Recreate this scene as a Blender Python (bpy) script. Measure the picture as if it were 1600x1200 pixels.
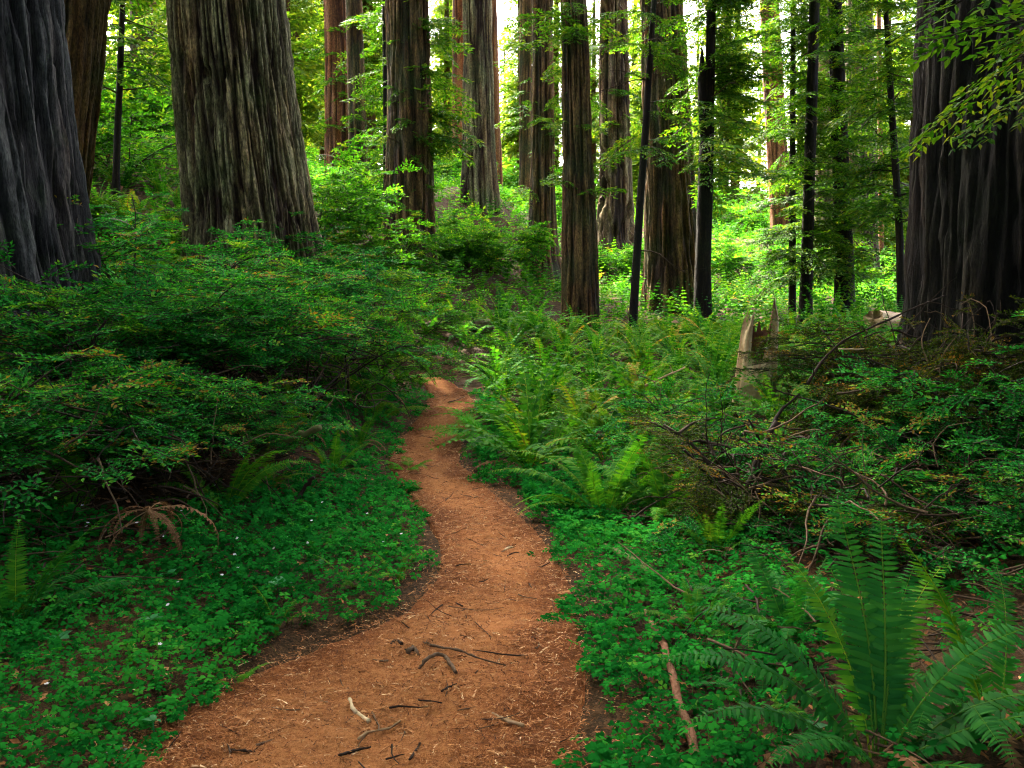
import bpy, math, random
import numpy as np
from mathutils import Vector, Matrix

# ------------------------------------------------------------------ camera, sky, sun, exposure
scene = bpy.context.scene
for o in list(bpy.data.objects):
    bpy.data.objects.remove(o, do_unlink=True)
C = scene.collection
PI = math.pi
FPX = 1385.0                      # focal length in pixels of a 1600 px wide frame
PITCH = math.atan2(120, FPX)      # looking slightly down
EYE = np.array([0.0, 0.0, 1.7])

cam_d = bpy.data.cameras.new('camera')
cam_d.sensor_width = 36.0
cam_d.lens = FPX / 1600 * 36.0
cam_d.clip_start = 0.05
cam_d.clip_end = 3000
cam = bpy.data.objects.new('camera', cam_d)
cam.location = EYE
cam.rotation_euler = (PI / 2 - PITCH, 0, 0)
C.objects.link(cam)
scene.camera = cam

SUN_EL, SUN_AZ = math.radians(50), math.radians(-24)   # azimuth from +Y towards +X
world = bpy.data.worlds.new('World')
scene.world = world
world.use_nodes = True
world.cycles.sampling_method = 'NONE'
nt = world.node_tree
sky = nt.nodes.new('ShaderNodeTexSky')
sky.sky_type = 'NISHITA'
sky.sun_disc = False
sky.sun_elevation = SUN_EL
sky.sun_rotation = SUN_AZ
sky.air_density = 0.35
sky.dust_density = 8.0
sky.ozone_density = 0.0
bg = nt.nodes['Background']
bg.inputs['Strength'].default_value = 0.15
nt.links.new(sky.outputs['Color'], bg.inputs['Color'])

sun_d = bpy.data.lights.new('sun', 'SUN')
sun_d.energy = 3.0
sun_d.angle = math.radians(0.6)
sun_d.color = (1.0, 0.9, 0.72)
sun = bpy.data.objects.new('sun', sun_d)
sv = Vector((math.sin(SUN_AZ) * math.cos(SUN_EL), math.cos(SUN_AZ) * math.cos(SUN_EL), math.sin(SUN_EL)))
sun.rotation_euler = sv.to_track_quat('Z', 'Y').to_euler()
sun.location = sv * 100
C.objects.link(sun)

vs = scene.view_settings
vs.view_transform = 'Standard'
vs.look = 'None'
vs.exposure = 4.45
vs.gamma = 1.0
vs.use_curve_mapping = False
scene.render.engine = 'CYCLES'
cy = scene.cycles
cy.use_denoising = True
cy.use_guiding = True
cy.guiding_training_samples = 128
scene.cycles.filter_width = 1.2
cy.max_bounces = 5
cy.diffuse_bounces = 3
cy.glossy_bounces = 2
cy.transmission_bounces = 4
cy.transparent_max_bounces = 4
cy.caustics_reflective = False
cy.caustics_refractive = False
cy.sample_clamp_indirect = 3.0

rng = np.random.default_rng(7)
random.seed(7)

# ------------------------------------------------------------------ maths helpers
cp, sp = math.cos(PITCH), math.sin(PITCH)


def ray(px, py):
    """direction through a point of the 1600 x 1200 frame, scaled to one metre of depth along +Y"""
    x = (px - 800) / FPX
    u = -(py - 600) / FPX
    d = np.array([x, cp + u * sp, -sp + u * cp])
    return d / d[1]


def at(px, py, Y):
    return EYE + ray(px, py) * Y


def proj(P):
    P = np.asarray(P, float) - EYE
    dep = P[..., 1] * cp - P[..., 2] * sp
    up = P[..., 1] * sp + P[..., 2] * cp
    return np.stack([800 + FPX * P[..., 0] / dep, 600 - FPX * up / dep, dep], -1)


def smooth(a, b, x):
    t = np.clip((x - a) / (b - a), 0, 1)
    return t * t * (3 - 2 * t)


def _h(ix, iy, iz, seed):
    n = (ix.astype(np.int64) * 374761393 + iy.astype(np.int64) * 668265263 + iz.astype(np.int64) * 2147483647 + seed * 974634541) & 0xFFFFFFFF
    n = ((n ^ (n >> 13)) * 1274126177) & 0xFFFFFFFF
    n = ((n ^ (n >> 15)) * 2246822519) & 0xFFFFFFFF
    n = n ^ (n >> 16)
    return (n & 0xFFFFFF).astype(np.float64) / 16777215.0


def vn(x, y, z=0.0, seed=0):
    """value noise 0..1"""
    x, y, z = np.broadcast_arrays(np.asarray(x, float), np.asarray(y, float), np.asarray(z, float))
    ix, iy, iz = np.floor(x), np.floor(y), np.floor(z)
    fx, fy, fz = x - ix, y - iy, z - iz
    fx, fy, fz = [f * f * (3 - 2 * f) for f in (fx, fy, fz)]
    r = 0
    for dx in (0, 1):
        wx = fx if dx else 1 - fx
        for dy in (0, 1):
            wy = fy if dy else 1 - fy
            for dz in (0, 1):
                wz = fz if dz else 1 - fz
                r = r + wx * wy * wz * _h(ix + dx, iy + dy, iz + dz, seed)
    return r


def fbm(x, y, z=0.0, seed=0, o=3):
    s, a, t = 0, 1.0, 0
    for i in range(o):
        f = 2 ** i
        s = s + a * vn(np.asarray(x) * f, np.asarray(y) * f, np.asarray(z) * f, seed + i * 17)
        t += a
        a *= 0.5
    return s / t


# ------------------------------------------------------------------ path outline (picture points) and terrain
PATH_L = [(1200, 170), (1150, 235), (1100, 305), (1050, 400), (1010, 505), (980, 592), (940, 655), (905, 688), (870, 700), (840, 692), (800, 668), (760, 634), (720, 610), (690, 622), (660, 650), (632, 668), (612, 672), (598, 664)]
PATH_R = [(1200, 876), (1150, 884), (1100, 890), (1050, 895), (1010, 893), (980, 892), (940, 890), (905, 880), (870, 862), (840, 842), (800, 805), (760, 758), (720, 712), (690, 718), (660, 738), (632, 742), (612, 728), (598, 706)]


def path_rise(Y):
    return 0.045 * np.clip(np.asarray(Y, float) - 8.5, 0, 12)


def on_path_plane(px, py):
    r = ray(px, py)
    Y = -EYE[2] / r[2]
    for _ in range(60):
        Y = 0.5 * Y + 0.5 * ((path_rise(Y) - EYE[2]) / r[2])
    return EYE + r * Y


PL = np.array([on_path_plane(x, y) for y, x in PATH_L])
PR = np.array([on_path_plane(x, y) for y, x in PATH_R])
# run the path on towards and past the viewer and round the bend
PL = np.vstack([[[-0.95, -3, 0], [-1.0, 1.0, 0], [-1.12, 2.4, 0]], PL, [PL[-1] + np.array([-0.6, 0.9, 0.05])], [PL[-1] + np.array([-2.6, 1.6, 0.25])]])
PR = np.vstack([[[0.5, -3, 0], [0.45, 1.0, 0], [0.3, 2.4, 0]], PR, [PR[-1] + np.array([-0.5, 1.5, 0.1])], [PR[-1] + np.array([-2.4, 2.6, 0.3])]])
PC = (PL + PR) / 2
_tp = np.linspace(0, 1, len(PC))


def path_lr(n):
    """finely resampled left and right edges (smoothed)"""
    t = np.linspace(0, 1, n)
    out = []
    for P in (PL, PR):
        Q = np.stack([np.interp(t, _tp, P[:, k]) for k in range(3)], -1)
        k = max(3, n // 60)
        ker = np.ones(k) / k
        for c in range(3):
            e = np.pad(Q[:, c], k // 2, mode='edge')
            Q[:, c] = np.convolve(e, ker, 'valid')[:n]
        out.append(Q)
    return out


FL, FR = path_lr(420)
FCEN = (FL + FR) / 2
FHW = np.linalg.norm(FR - FL, axis=1) / 2


def path_dist(x, y):
    """signed distance to the path edge: negative inside"""
    x = np.atleast_1d(np.asarray(x, float)); y = np.atleast_1d(np.asarray(y, float))
    sh = x.shape
    x, y = x.ravel(), y.ravel()
    best = np.full(x.shape, 1e9)
    for s in range(0, len(FCEN), 4):
        d = np.hypot(x - FCEN[s, 0], y - FCEN[s, 1]) - FHW[s] * 0.97
        best = np.minimum(best, d)
    return best.reshape(sh)


CTRL = []


def ctl(px, py, Y):
    p = at(px, py, Y); CTRL.append(p)


for s in range(0, len(PC)):
    if PC[s, 1] < 17:
        CTRL.append(PC[s] + np.array([0, 0, 0]))
for a in [(60, 525, 10), (-250, 560, 9), (390, 435, 16), (60, 335, 15.5), (225, 215, 44), (645, 405, 24), (540, 305, 36), (750, 300, 34), (848, 432, 30),
          (960, 392, 36), (908, 532, 22), (1050, 476, 26), (1097, 516, 22), (1320, 492, 24), (1225, 392, 42), (1340, 450, 38), (1258, 506, 22), (1178, 596, 14),
          (1560, 618, 11), (700, 512, 19.5), (600, 585, 14.2), (820, 600, 15.5), (1000, 700, 10), (760, 420, 27), (1410, 470, 28), (180, 280, 20), (300, 240, 32), (1750, 600, 13),
          (820, 520, 19), (560, 470, 18), (500, 700, 8.6), (1120, 560, 17)]:
    ctl(*a)
CTRL += [np.array(p) for p in [(-3.2, 6.2, .42), (-2.6, 4.6, .10), (-1.9, 3.6, .03), (-5, 6, .85), (-4, 3, .15), (-8, 7, 1.5), (2.2, 4, .06), (4, 4.5, .1), (3, 7, .12), (6, 7, .35), (5, 2, .1),
                                 (0, -10, 0), (-12, -6, .5), (12, -6, .3), (-25, 15, 5), (-30, 40, 11), (-20, 60, 12), (0, 60, 8.2), (12, 60, 5.4), (30, 60, 4.6), (25, 30, 1.8), (20, 12, 1.0), (35, 20, 2.0), (-45, 20, 9), (0, 80, 7), (40, 80, 4), (-40, 80, 12)]]
CTRL = np.array(CTRL)


def _tps(r2):
    return np.where(r2 > 1e-12, 0.5 * r2 * np.log(np.maximum(r2, 1e-12)), 0)


_n = len(CTRL)
_K = _tps(((CTRL[:, None, :2] - CTRL[None, :, :2]) ** 2).sum(-1)) + np.eye(_n) * 0.6
_P = np.hstack([np.ones((_n, 1)), CTRL[:, :2]])
_A = np.block([[_K, _P], [_P.T, np.zeros((3, 3))]])
_W = np.linalg.solve(_A, np.concatenate([CTRL[:, 2], np.zeros(3)]))


def height(x, y, detail=True):
    x = np.asarray(x, float); y = np.asarray(y, float)
    sh = np.broadcast(x, y).shape
    x, y = [np.broadcast_to(a, sh).ravel() for a in (x, y)]
    cx, cyy = np.clip(x, -45, 42), np.clip(y, -11, 78)
    z = np.zeros(x.shape)
    for s in range(0, len(x), 20000):
        q = np.stack([cx[s:s + 20000], cyy[s:s + 20000]], -1)
        r2 = ((q[:, None, :] - CTRL[None, :, :2]) ** 2).sum(-1)
        z[s:s + 20000] = _tps(r2) @ _W[:_n] + _W[_n] + q @ _W[_n + 1:]
    pd = path_dist(x, y)
    near = smooth(1.0, 0.0, pd) * (y < 17)
    z = z * (1 - near) + path_rise(y) * near
    if detail:
        k = smooth(0.0, 1.2, pd)
        z = z + k * ((fbm(x / 1.7, y / 1.7, 0, 3) - .5) * 0.28 + (fbm(x / .5, y / .5, 0, 5) - .5) * 0.07)
    return z.reshape(sh)


def gz(x, y):
    return float(height(np.array([x]), np.array([y]))[0])


def ground_px(px, py, Y0=2.5, Y1=70):
    """where the line of sight through a picture point meets the ground"""
    r = ray(px, py)
    Ys = np.concatenate([np.arange(Y0, 20, .08), np.arange(20, Y1, .3)])
    P = EYE + r[None] * Ys[:, None]
    below = P[:, 2] <= height(P[:, 0], P[:, 1])
    i = int(np.argmax(below)) if below.any() else len(Ys) - 1
    return P[i]


# ------------------------------------------------------------------ mesh helpers
class Geo:
    def __init__(self):
        self.V, self.T, self.Q, self.A, self.tm, self.qm = [], [], [], [], [], []
        self.n = 0

    def add(self, V, tris=None, quads=None, tint=None, mat=0):
        V = np.asarray(V, float)
        if tint is None:
            tint = np.full(len(V), 0.5)
        self.V.append(V); self.A.append(np.asarray(tint, float))
        if tris is not None and len(tris):
            t = np.asarray(tris) + self.n
            self.T.append(t); self.tm.append(np.full(len(t), mat))
        if quads is not None and len(quads):
            q = np.asarray(quads) + self.n
            self.Q.append(q); self.qm.append(np.full(len(q), mat))
        self.n += len(V)

    def arrays(self):
        V = np.vstack(self.V) if self.V else np.zeros((0, 3))
        A = np.concatenate(self.A) if self.A else np.zeros(0)
        T = np.vstack(self.T) if self.T else np.zeros((0, 3), int)
        Q = np.vstack(self.Q) if self.Q else np.zeros((0, 4), int)
        tm = np.concatenate(self.tm) if self.tm else np.zeros(0, int)
        qm = np.concatenate(self.qm) if self.qm else np.zeros(0, int)
        return V, T, Q, A, tm, qm

    def mesh(self, name, mats, shade=True):
        V, T, Q, A, tm, qm = self.arrays()
        me = bpy.data.meshes.new(name)
        me.vertices.add(len(V))
        me.vertices.foreach_set('co', V.astype(np.float32).ravel())
        nl = len(T) * 3 + len(Q) * 4
        me.loops.add(nl)
        me.loops.foreach_set('vertex_index', np.concatenate([T.ravel(), Q.ravel()]).astype(np.int32))
        me.polygons.add(len(T) + len(Q))
        st = np.concatenate([np.arange(len(T)) * 3, len(T) * 3 + np.arange(len(Q)) * 4]).astype(np.int32)
        me.polygons.foreach_set('loop_start', st)
        me.polygons.foreach_set('material_index', np.concatenate([tm, qm]).astype(np.int32))
        if shade:
            me.polygons.foreach_set('use_smooth', np.ones(len(T) + len(Q), bool))
        for m in mats:
            me.materials.append(m)
        at_ = me.attributes.new('tint', 'FLOAT', 'POINT')
        at_.data.foreach_set('value', A.astype(np.float32))
        me.update(calc_edges=True)
        return me

    def stamp(self, tpl, P, M, dt=None, mat=None):
        """place template tpl=(V,T,Q,A,tm,qm) at P (n,3) with matrices M (n,3,3)"""
        V, T, Q, A, tm, qm = tpl
        n, k = len(P), len(V)
        if n == 0:
            return
        W = np.einsum('nij,kj->nki', M, V) + P[:, None, :]
        B = np.broadcast_to(A[None], (n, k)).copy()
        if dt is not None:
            B = B + np.asarray(dt)[:, None]
        off = (np.arange(n) * k)[:, None, None]
        self.V.append(W.reshape(-1, 3)); self.A.append(B.ravel())
        if len(T):
            self.T.append((T[None] + off).reshape(-1, 3) + self.n)
            self.tm.append(np.tile(tm if mat is None else np.full(len(T), mat), n))
        if len(Q):
            self.Q.append((Q[None] + off).reshape(-1, 4) + self.n)
            self.qm.append(np.tile(qm if mat is None else np.full(len(Q), mat), n))
        self.n += n * k

    def tube(self, pts, rad, sides=6, tint=0.5, mat=0, cap=True):
        pts = np.asarray(pts, float); m = len(pts)
        rad = np.broadcast_to(np.asarray(rad, float), (m,))
        d = np.gradient(pts, axis=0)
        d /= np.linalg.norm(d, axis=1)[:, None] + 1e-12
        ref = np.array([0, 0, 1.0]) if abs(d[:, 2]).mean() < 0.8 else np.array([1.0, 0, 0])
        a = np.cross(d, ref); a /= np.linalg.norm(a, axis=1)[:, None] + 1e-12
        b = np.cross(d, a)
        th = np.linspace(0, 2 * PI, sides, endpoint=False)
        V = pts[:, None] + rad[:, None, None] * (np.cos(th)[None, :, None] * a[:, None] + np.sin(th)[None, :, None] * b[:, None])
        i = np.arange(m - 1)[:, None] * sides; j = np.arange(sides)[None]; j2 = (j + 1) % sides
        q = np.stack([i + j, i + j2, i + sides + j2, i + sides + j], -1).reshape(-1, 4)
        V = V.reshape(-1, 3); tr = []
        if cap:
            V = np.vstack([V, pts[:1], pts[-1:]])
            for k in range(sides):
                tr.append((len(V) - 2, (k + 1) % sides, k))
                tr.append((len(V) - 1, (m - 1) * sides + k, (m - 1) * sides + (k + 1) % sides))
        self.add(V, tris=np.array(tr) if tr else None, quads=q, tint=np.full(len(V), tint), mat=mat)


def frames(D, U=None):
    """matrices whose columns are side, forward D, normal (close to U)"""
    D = np.asarray(D, float); D = D / (np.linalg.norm(D, axis=1)[:, None] + 1e-12)
    if U is None:
        U = np.tile([0, 0, 1.0], (len(D), 1))
    S = np.cross(D, U); S /= np.linalg.norm(S, axis=1)[:, None] + 1e-9
    N = np.cross(S, D)
    return np.stack([S, D, N], -1)


def curve(p0, d0, length, n=8, bend=(0, 0, 0), wob=0.0, r=None):
    """a free polyline that starts at p0 along d0"""
    r = r or rng
    p = np.array(p0, float); d = np.array(d0, float); d /= np.linalg.norm(d)
    out = [p.copy()]
    for _ in range(n - 1):
        d = d + np.array(bend) / n + r.normal(0, wob, 3)
        d /= np.linalg.norm(d)
        p = p + d * length / (n - 1)
        out.append(p.copy())
    return np.array(out)


# ------------------------------------------------------------------ object helpers
def tag(o, label=None, cat=None, group=None, kind=None):
    for k, v in (('label', label), ('category', cat), ('group', group), ('kind', kind)):
        if v:
            o[k] = v
    return o


def obj(name, me, parent=None, kind=None):
    o = bpy.data.objects.new(name, me)
    C.objects.link(o)
    if parent is not None:
        o.parent = parent
    if kind:
        o['kind'] = kind
    return o


def empty(name, loc=(0, 0, 0), rz=0.0, s=1.0):
    o = bpy.data.objects.new(name, None)
    C.objects.link(o)
    o.location = loc
    o.rotation_euler = (0, 0, rz)
    o.scale = (s, s, s)
    o.empty_display_size = 0.1
    return o


# ------------------------------------------------------------------ materials
def new_mat(name):
    m = bpy.data.materials.new(name)
    m.use_nodes = True
    n = m.node_tree.nodes
    n.clear()
    return m, n, m.node_tree.links


def ramp(nodes, stops):
    r = nodes.new('ShaderNodeValToRGB')
    e = r.color_ramp.elements
    while len(e) < len(stops):
        e.new(0.5)
    for i, (p, c) in enumerate(stops):
        e[i].position = p
        e[i].color = (*c, 1)
    return r


def leaf_mat(name, stops, trans=0.4, tcol=(1.25, 1.15, 0.5), rough=0.6, spec=0.1):
    m, n, l = new_mat(name)
    a = n.new('ShaderNodeAttribute'); a.attribute_name = 'tint'
    oi = n.new('ShaderNodeObjectInfo')
    ns = n.new('ShaderNodeTexNoise'); ns.inputs['Scale'].default_value = 0.9
    geo = n.new('ShaderNodeNewGeometry')
    l.new(geo.outputs['Position'], ns.inputs['Vector'])
    ad = n.new('ShaderNodeMath'); ad.operation = 'MULTIPLY_ADD'
    l.new(ns.outputs['Fac'], ad.inputs[0]); ad.inputs[1].default_value = 0.5
    l.new(a.outputs['Fac'], ad.inputs[2])
    su = n.new('ShaderNodeMath'); su.operation = 'SUBTRACT'
    l.new(ad.outputs[0], su.inputs[0]); su.inputs[1].default_value = 0.25
    r = ramp(n, stops)
    l.new(su.outputs[0], r.inputs['Fac'])
    p = n.new('ShaderNodeBsdfPrincipled')
    p.inputs['Roughness'].default_value = rough
    p.inputs['Specular IOR Level'].default_value = spec
    l.new(r.outputs['Color'], p.inputs['Base Color'])
    t = n.new('ShaderNodeBsdfTranslucent')
    mu = n.new('ShaderNodeMix'); mu.data_type = 'RGBA'; mu.blend_type = 'MULTIPLY'; mu.inputs['Factor'].default_value = 1
    l.new(r.outputs['Color'], mu.inputs[6]); mu.inputs[7].default_value = (*tcol, 1)
    l.new(mu.outputs[2], t.inputs['Color'])
    mx = n.new('ShaderNodeMixShader'); mx.inputs[0].default_value = trans
    l.new(p.outputs[0], mx.inputs[1]); l.new(t.outputs[0], mx.inputs[2])
    out = n.new('ShaderNodeOutputMaterial')
    l.new(mx.outputs[0], out.inputs['Surface'])
    return m


def bark_mat(name, furrow, ridge, pale, moss=(0.045, 0.075, 0.018), moss_amt=0.35, bump=0.6, scale=1.0):
    m, n, l = new_mat(name)
    a = n.new('ShaderNodeAttribute'); a.attribute_name = 'tint'
    tc = n.new('ShaderNodeTexCoord')
    mp = n.new('ShaderNodeMapping'); mp.inputs['Scale'].default_value = (scale, scale, 0.16 * scale)
    l.new(tc.outputs['Object'], mp.inputs['Vector'])
    n1 = n.new('ShaderNodeTexNoise'); n1.inputs['Scale'].default_value = 14; n1.inputs['Detail'].default_value = 6; n1.inputs['Roughness'].default_value = 0.65
    l.new(mp.outputs['Vector'], n1.inputs['Vector'])
    n2 = n.new('ShaderNodeTexNoise'); n2.inputs['Scale'].default_value = 55; n2.inputs['Detail'].default_value = 4
    l.new(mp.outputs['Vector'], n2.inputs['Vector'])
    n3 = n.new('ShaderNodeTexNoise'); n3.inputs['Scale'].default_value = 1.1; n3.inputs['Detail'].default_value = 5
    l.new(tc.outputs['Object'], n3.inputs['Vector'])
    ad = n.new('ShaderNodeMath'); ad.operation = 'MULTIPLY_ADD'
    l.new(n1.outputs['Fac'], ad.inputs[0]); ad.inputs[1].default_value = 0.9
    ml = n.new('ShaderNodeMath'); ml.operation = 'MULTIPLY_ADD'
    l.new(a.outputs['Fac'], ml.inputs[0]); ml.inputs[1].default_value = 0.85; ml.inputs[2].default_value = -0.42
    l.new(ml.outputs[0], ad.inputs[2])
    r = ramp(n, [(0.12, furrow), (0.5, ridge), (0.9, pale)])
    l.new(ad.outputs[0], r.inputs['Fac'])
    # moss and algae patches
    r3 = ramp(n, [(0.62 - 0.3 * moss_amt, (0, 0, 0)), (0.80 - 0.15 * moss_amt, (1, 1, 1))])
    l.new(n3.outputs['Fac'], r3.inputs['Fac'])
    mm = n.new('ShaderNodeMath'); mm.operation = 'MULTIPLY'
    l.new(r3.outputs['Color'], mm.inputs[0]); mm.inputs[1].default_value = min(1.0, 0.4 + moss_amt * 0.6)
    n6 = n.new('ShaderNodeTexNoise'); n6.inputs['Scale'].default_value = 2.3; n6.inputs['Detail'].default_value = 6
    l.new(mp.outputs['Vector'], n6.inputs['Vector'])
    r6 = ramp(n, [(0.50, (0, 0, 0)), (0.72, (.75, .75, .75))]); l.new(n6.outputs['Fac'], r6.inputs['Fac'])
    red = n.new('ShaderNodeMix'); red.data_type = 'RGBA'; red.blend_type = 'MULTIPLY'
    l.new(r6.outputs['Color'], red.inputs['Factor']); l.new(r.outputs['Color'], red.inputs[6]); red.inputs[7].default_value = (1.25, 0.72, 0.5, 1)
    mx = n.new('ShaderNodeMix'); mx.data_type = 'RGBA'
    l.new(mm.outputs[0], mx.inputs['Factor']); l.new(red.outputs[2], mx.inputs[6]); mx.inputs[7].default_value = (*moss, 1)
    mq = n.new('ShaderNodeMapping'); mq.inputs['Scale'].default_value = (1, 1, 0.4)
    l.new(tc.outputs['Object'], mq.inputs['Vector'])
    n7 = n.new('ShaderNodeTexNoise'); n7.inputs['Scale'].default_value = 34; n7.inputs['Detail'].default_value = 5; n7.inputs['Roughness'].default_value = 0.7
    l.new(mq.outputs['Vector'], n7.inputs['Vector'])
    r7 = ramp(n, [(0.34, (.30, .27, .24)), (0.5, (.9, .9, .9)), (0.66, (1.7, 1.7, 1.6))]); l.new(n7.outputs['Fac'], r7.inputs['Fac'])
    fk = n.new('ShaderNodeMix'); fk.data_type = 'RGBA'; fk.blend_type = 'MULTIPLY'; fk.inputs['Factor'].default_value = 1
    l.new(mx.outputs[2], fk.inputs[6]); l.new(r7.outputs['Color'], fk.inputs[7])
    b1 = n.new('ShaderNodeBump'); b1.inputs['Strength'].default_value = bump; b1.inputs['Distance'].default_value = 0.05
    l.new(n1.outputs['Fac'], b1.inputs['Height'])
    b2 = n.new('ShaderNodeBump'); b2.inputs['Strength'].default_value = bump * 0.7; b2.inputs['Distance'].default_value = 0.015
    l.new(n2.outputs['Fac'], b2.inputs['Height']); l.new(b1.outputs['Normal'], b2.inputs['Normal'])
    p = n.new('ShaderNodeBsdfPrincipled'); p.inputs['Roughness'].default_value = 0.85; p.inputs['Specular IOR Level'].default_value = 0.2
    l.new(fk.outputs[2], p.inputs['Base Color']); l.new(b2.outputs['Normal'], p.inputs['Normal'])
    out = n.new('ShaderNodeOutputMaterial'); l.new(p.outputs[0], out.inputs['Surface'])
    return m


def soil_mat(name, stops, scale, bump=0.5, dist=0.03, wear=0.0):
    m, n, l = new_mat(name)
    geo = n.new('ShaderNodeNewGeometry')
    n1 = n.new('ShaderNodeTexNoise'); n1.inputs['Scale'].default_value = scale; n1.inputs['Detail'].default_value = 8; n1.inputs['Roughness'].default_value = 0.7
    l.new(geo.outputs['Position'], n1.inputs['Vector'])
    n2 = n.new('ShaderNodeTexVoronoi'); n2.inputs['Scale'].default_value = scale * 9; n2.feature = 'F1'
    n4 = n.new('ShaderNodeTexNoise'); n4.inputs['Scale'].default_value = scale * 4; n4.inputs['Detail'].default_value = 2
    l.new(geo.outputs['Position'], n4.inputs['Vector'])
    wv = n.new('ShaderNodeMix'); wv.data_type = 'RGBA'; wv.inputs['Factor'].default_value = 0.08
    l.new(geo.outputs['Position'], wv.inputs[6]); l.new(n4.outputs['Color'], wv.inputs[7])
    l.new(wv.outputs[2], n2.inputs['Vector'])
    n3 = n.new('ShaderNodeTexNoise'); n3.inputs['Scale'].default_value = 0.8; n3.inputs['Detail'].default_value = 4
    l.new(geo.outputs['Position'], n3.inputs['Vector'])
    s = n.new('ShaderNodeMath'); s.operation = 'MULTIPLY_ADD'
    l.new(n1.outputs['Fac'], s.inputs[0]); s.inputs[1].default_value = 0.8
    s2 = n.new('ShaderNodeMath'); s2.operation = 'MULTIPLY_ADD'
    l.new(n3.outputs['Fac'], s2.inputs[0]); s2.inputs[1].default_value = 0.7; s2.inputs[2].default_value = -0.53
    s3 = n.new('ShaderNodeMath'); s3.operation = 'MULTIPLY_ADD'
    sep = n.new('ShaderNodeSeparateColor'); l.new(n2.outputs['Color'], sep.inputs['Color'])
    l.new(sep.outputs[0], s3.inputs[0]); s3.inputs[1].default_value = 0.55; l.new(s2.outputs[0], s3.inputs[2])
    l.new(s3.outputs[0], s.inputs[2])
    r = ramp(n, stops)
    wa = n.new('ShaderNodeAttribute'); wa.attribute_name = 'tint'
    wm = n.new('ShaderNodeMath'); wm.operation = 'MULTIPLY_ADD'
    l.new(wa.outputs['Fac'], wm.inputs[0]); wm.inputs[1].default_value = wear; l.new(s.outputs[0], wm.inputs[2])
    wo = n.new('ShaderNodeMath'); wo.operation = 'SUBTRACT'; l.new(wm.outputs[0], wo.inputs[0]); wo.inputs[1].default_value = wear * .5
    l.new(wo.outputs[0], r.inputs['Fac'])
    b1 = n.new('ShaderNodeBump'); b1.inputs['Strength'].default_value = bump; b1.inputs['Distance'].default_value = dist
    l.new(n1.outputs['Fac'], b1.inputs['Height'])
    b2 = n.new('ShaderNodeBump'); b2.inputs['Strength'].default_value = bump; b2.inputs['Distance'].default_value = dist * 0.4
    l.new(sep.outputs[1], b2.inputs['Height']); l.new(b1.outputs['Normal'], b2.inputs['Normal'])
    p = n.new('ShaderNodeBsdfPrincipled'); p.inputs['Roughness'].default_value = 0.95; p.inputs['Specular IOR Level'].default_value = 0.1
    l.new(r.outputs['Color'], p.inputs['Base Color']); l.new(b2.outputs['Normal'], p.inputs['Normal'])
    out = n.new('ShaderNodeOutputMaterial'); l.new(p.outputs[0], out.inputs['Surface'])
    return m


def tint_mat(name, stops, rough=0.8, spec=0.2, bump=0.4, bscale=60):
    """a plain matt material whose colour follows the tint attribute"""
    m, n, l = new_mat(name)
    a = n.new('ShaderNodeAttribute'); a.attribute_name = 'tint'
    geo = n.new('ShaderNodeNewGeometry')
    n1 = n.new('ShaderNodeTexNoise'); n1.inputs['Scale'].default_value = bscale; n1.inputs['Detail'].default_value = 4
    l.new(geo.outputs['Position'], n1.inputs['Vector'])
    s = n.new('ShaderNodeMath'); s.operation = 'MULTIPLY_ADD'
    l.new(n1.outputs['Fac'], s.inputs[0]); s.inputs[1].default_value = 0.5; l.new(a.outputs['Fac'], s.inputs[2])
    s2 = n.new('ShaderNodeMath'); s2.operation = 'SUBTRACT'; l.new(s.outputs[0], s2.inputs[0]); s2.inputs[1].default_value = 0.25
    r = ramp(n, stops); l.new(s2.outputs[0], r.inputs['Fac'])
    b = n.new('ShaderNodeBump'); b.inputs['Strength'].default_value = bump; b.inputs['Distance'].default_value = 0.01
    l.new(n1.outputs['Fac'], b.inputs['Height'])
    p = n.new('ShaderNodeBsdfPrincipled'); p.inputs['Roughness'].default_value = rough; p.inputs['Specular IOR Level'].default_value = spec
    l.new(r.outputs['Color'], p.inputs['Base Color']); l.new(b.outputs['Normal'], p.inputs['Normal'])
    out = n.new('ShaderNodeOutputMaterial'); l.new(p.outputs[0], out.inputs['Surface'])
    return m


BROWN = (0.13, 0.06, 0.02)
M = {}
M['ground'] = soil_mat('forest_floor', [(0.2, (0.014, 0.009, 0.004)), (0.5, (0.036, 0.021, 0.008)), (0.8, (0.085, 0.045, 0.017))], 9, 0.7)
M['path'] = soil_mat('path_dirt', [(0.25, (0.12, 0.038, 0.010)), (0.5, (0.27, 0.097, 0.026)), (0.8, (0.46, 0.195, 0.066))], 16, 0.9, 0.025, wear=0.42)
M['litter'] = tint_mat('needle_litter', [(0.0, (0.05, 0.017, 0.005)), (0.3, (0.19, 0.069, 0.018)), (0.7, (0.44, 0.20, 0.07)), (1.0, (0.68, 0.47, 0.24))], 0.85, 0.15, 0.0)
M['bark_grey'] = bark_mat('bark_grey', (0.0173, 0.0081, 0.0030), (0.0994, 0.0842, 0.0378), (0.3348, 0.3078, 0.1496), moss=(0.05, 0.075, 0.018), moss_amt=0.35, bump=1.0)
M['bark_shade'] = bark_mat('bark_in_shade', (0.0022, 0.0020, 0.0007), (0.0066, 0.0045, 0.0021), (0.0198, 0.0150, 0.0063), moss=(0.006, 0.010, 0.003), moss_amt=0.5, bump=1.0)  # deep shade on the dark giant, put into a near-black bark colour
M['bark_brown'] = bark_mat('bark_brown', (0.0175, 0.0084, 0.0021), (0.0819, 0.0454, 0.0137), (0.2145, 0.1310, 0.0441), moss=(0.022, 0.04, 0.008), moss_amt=0.65, bump=1.0)
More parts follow.
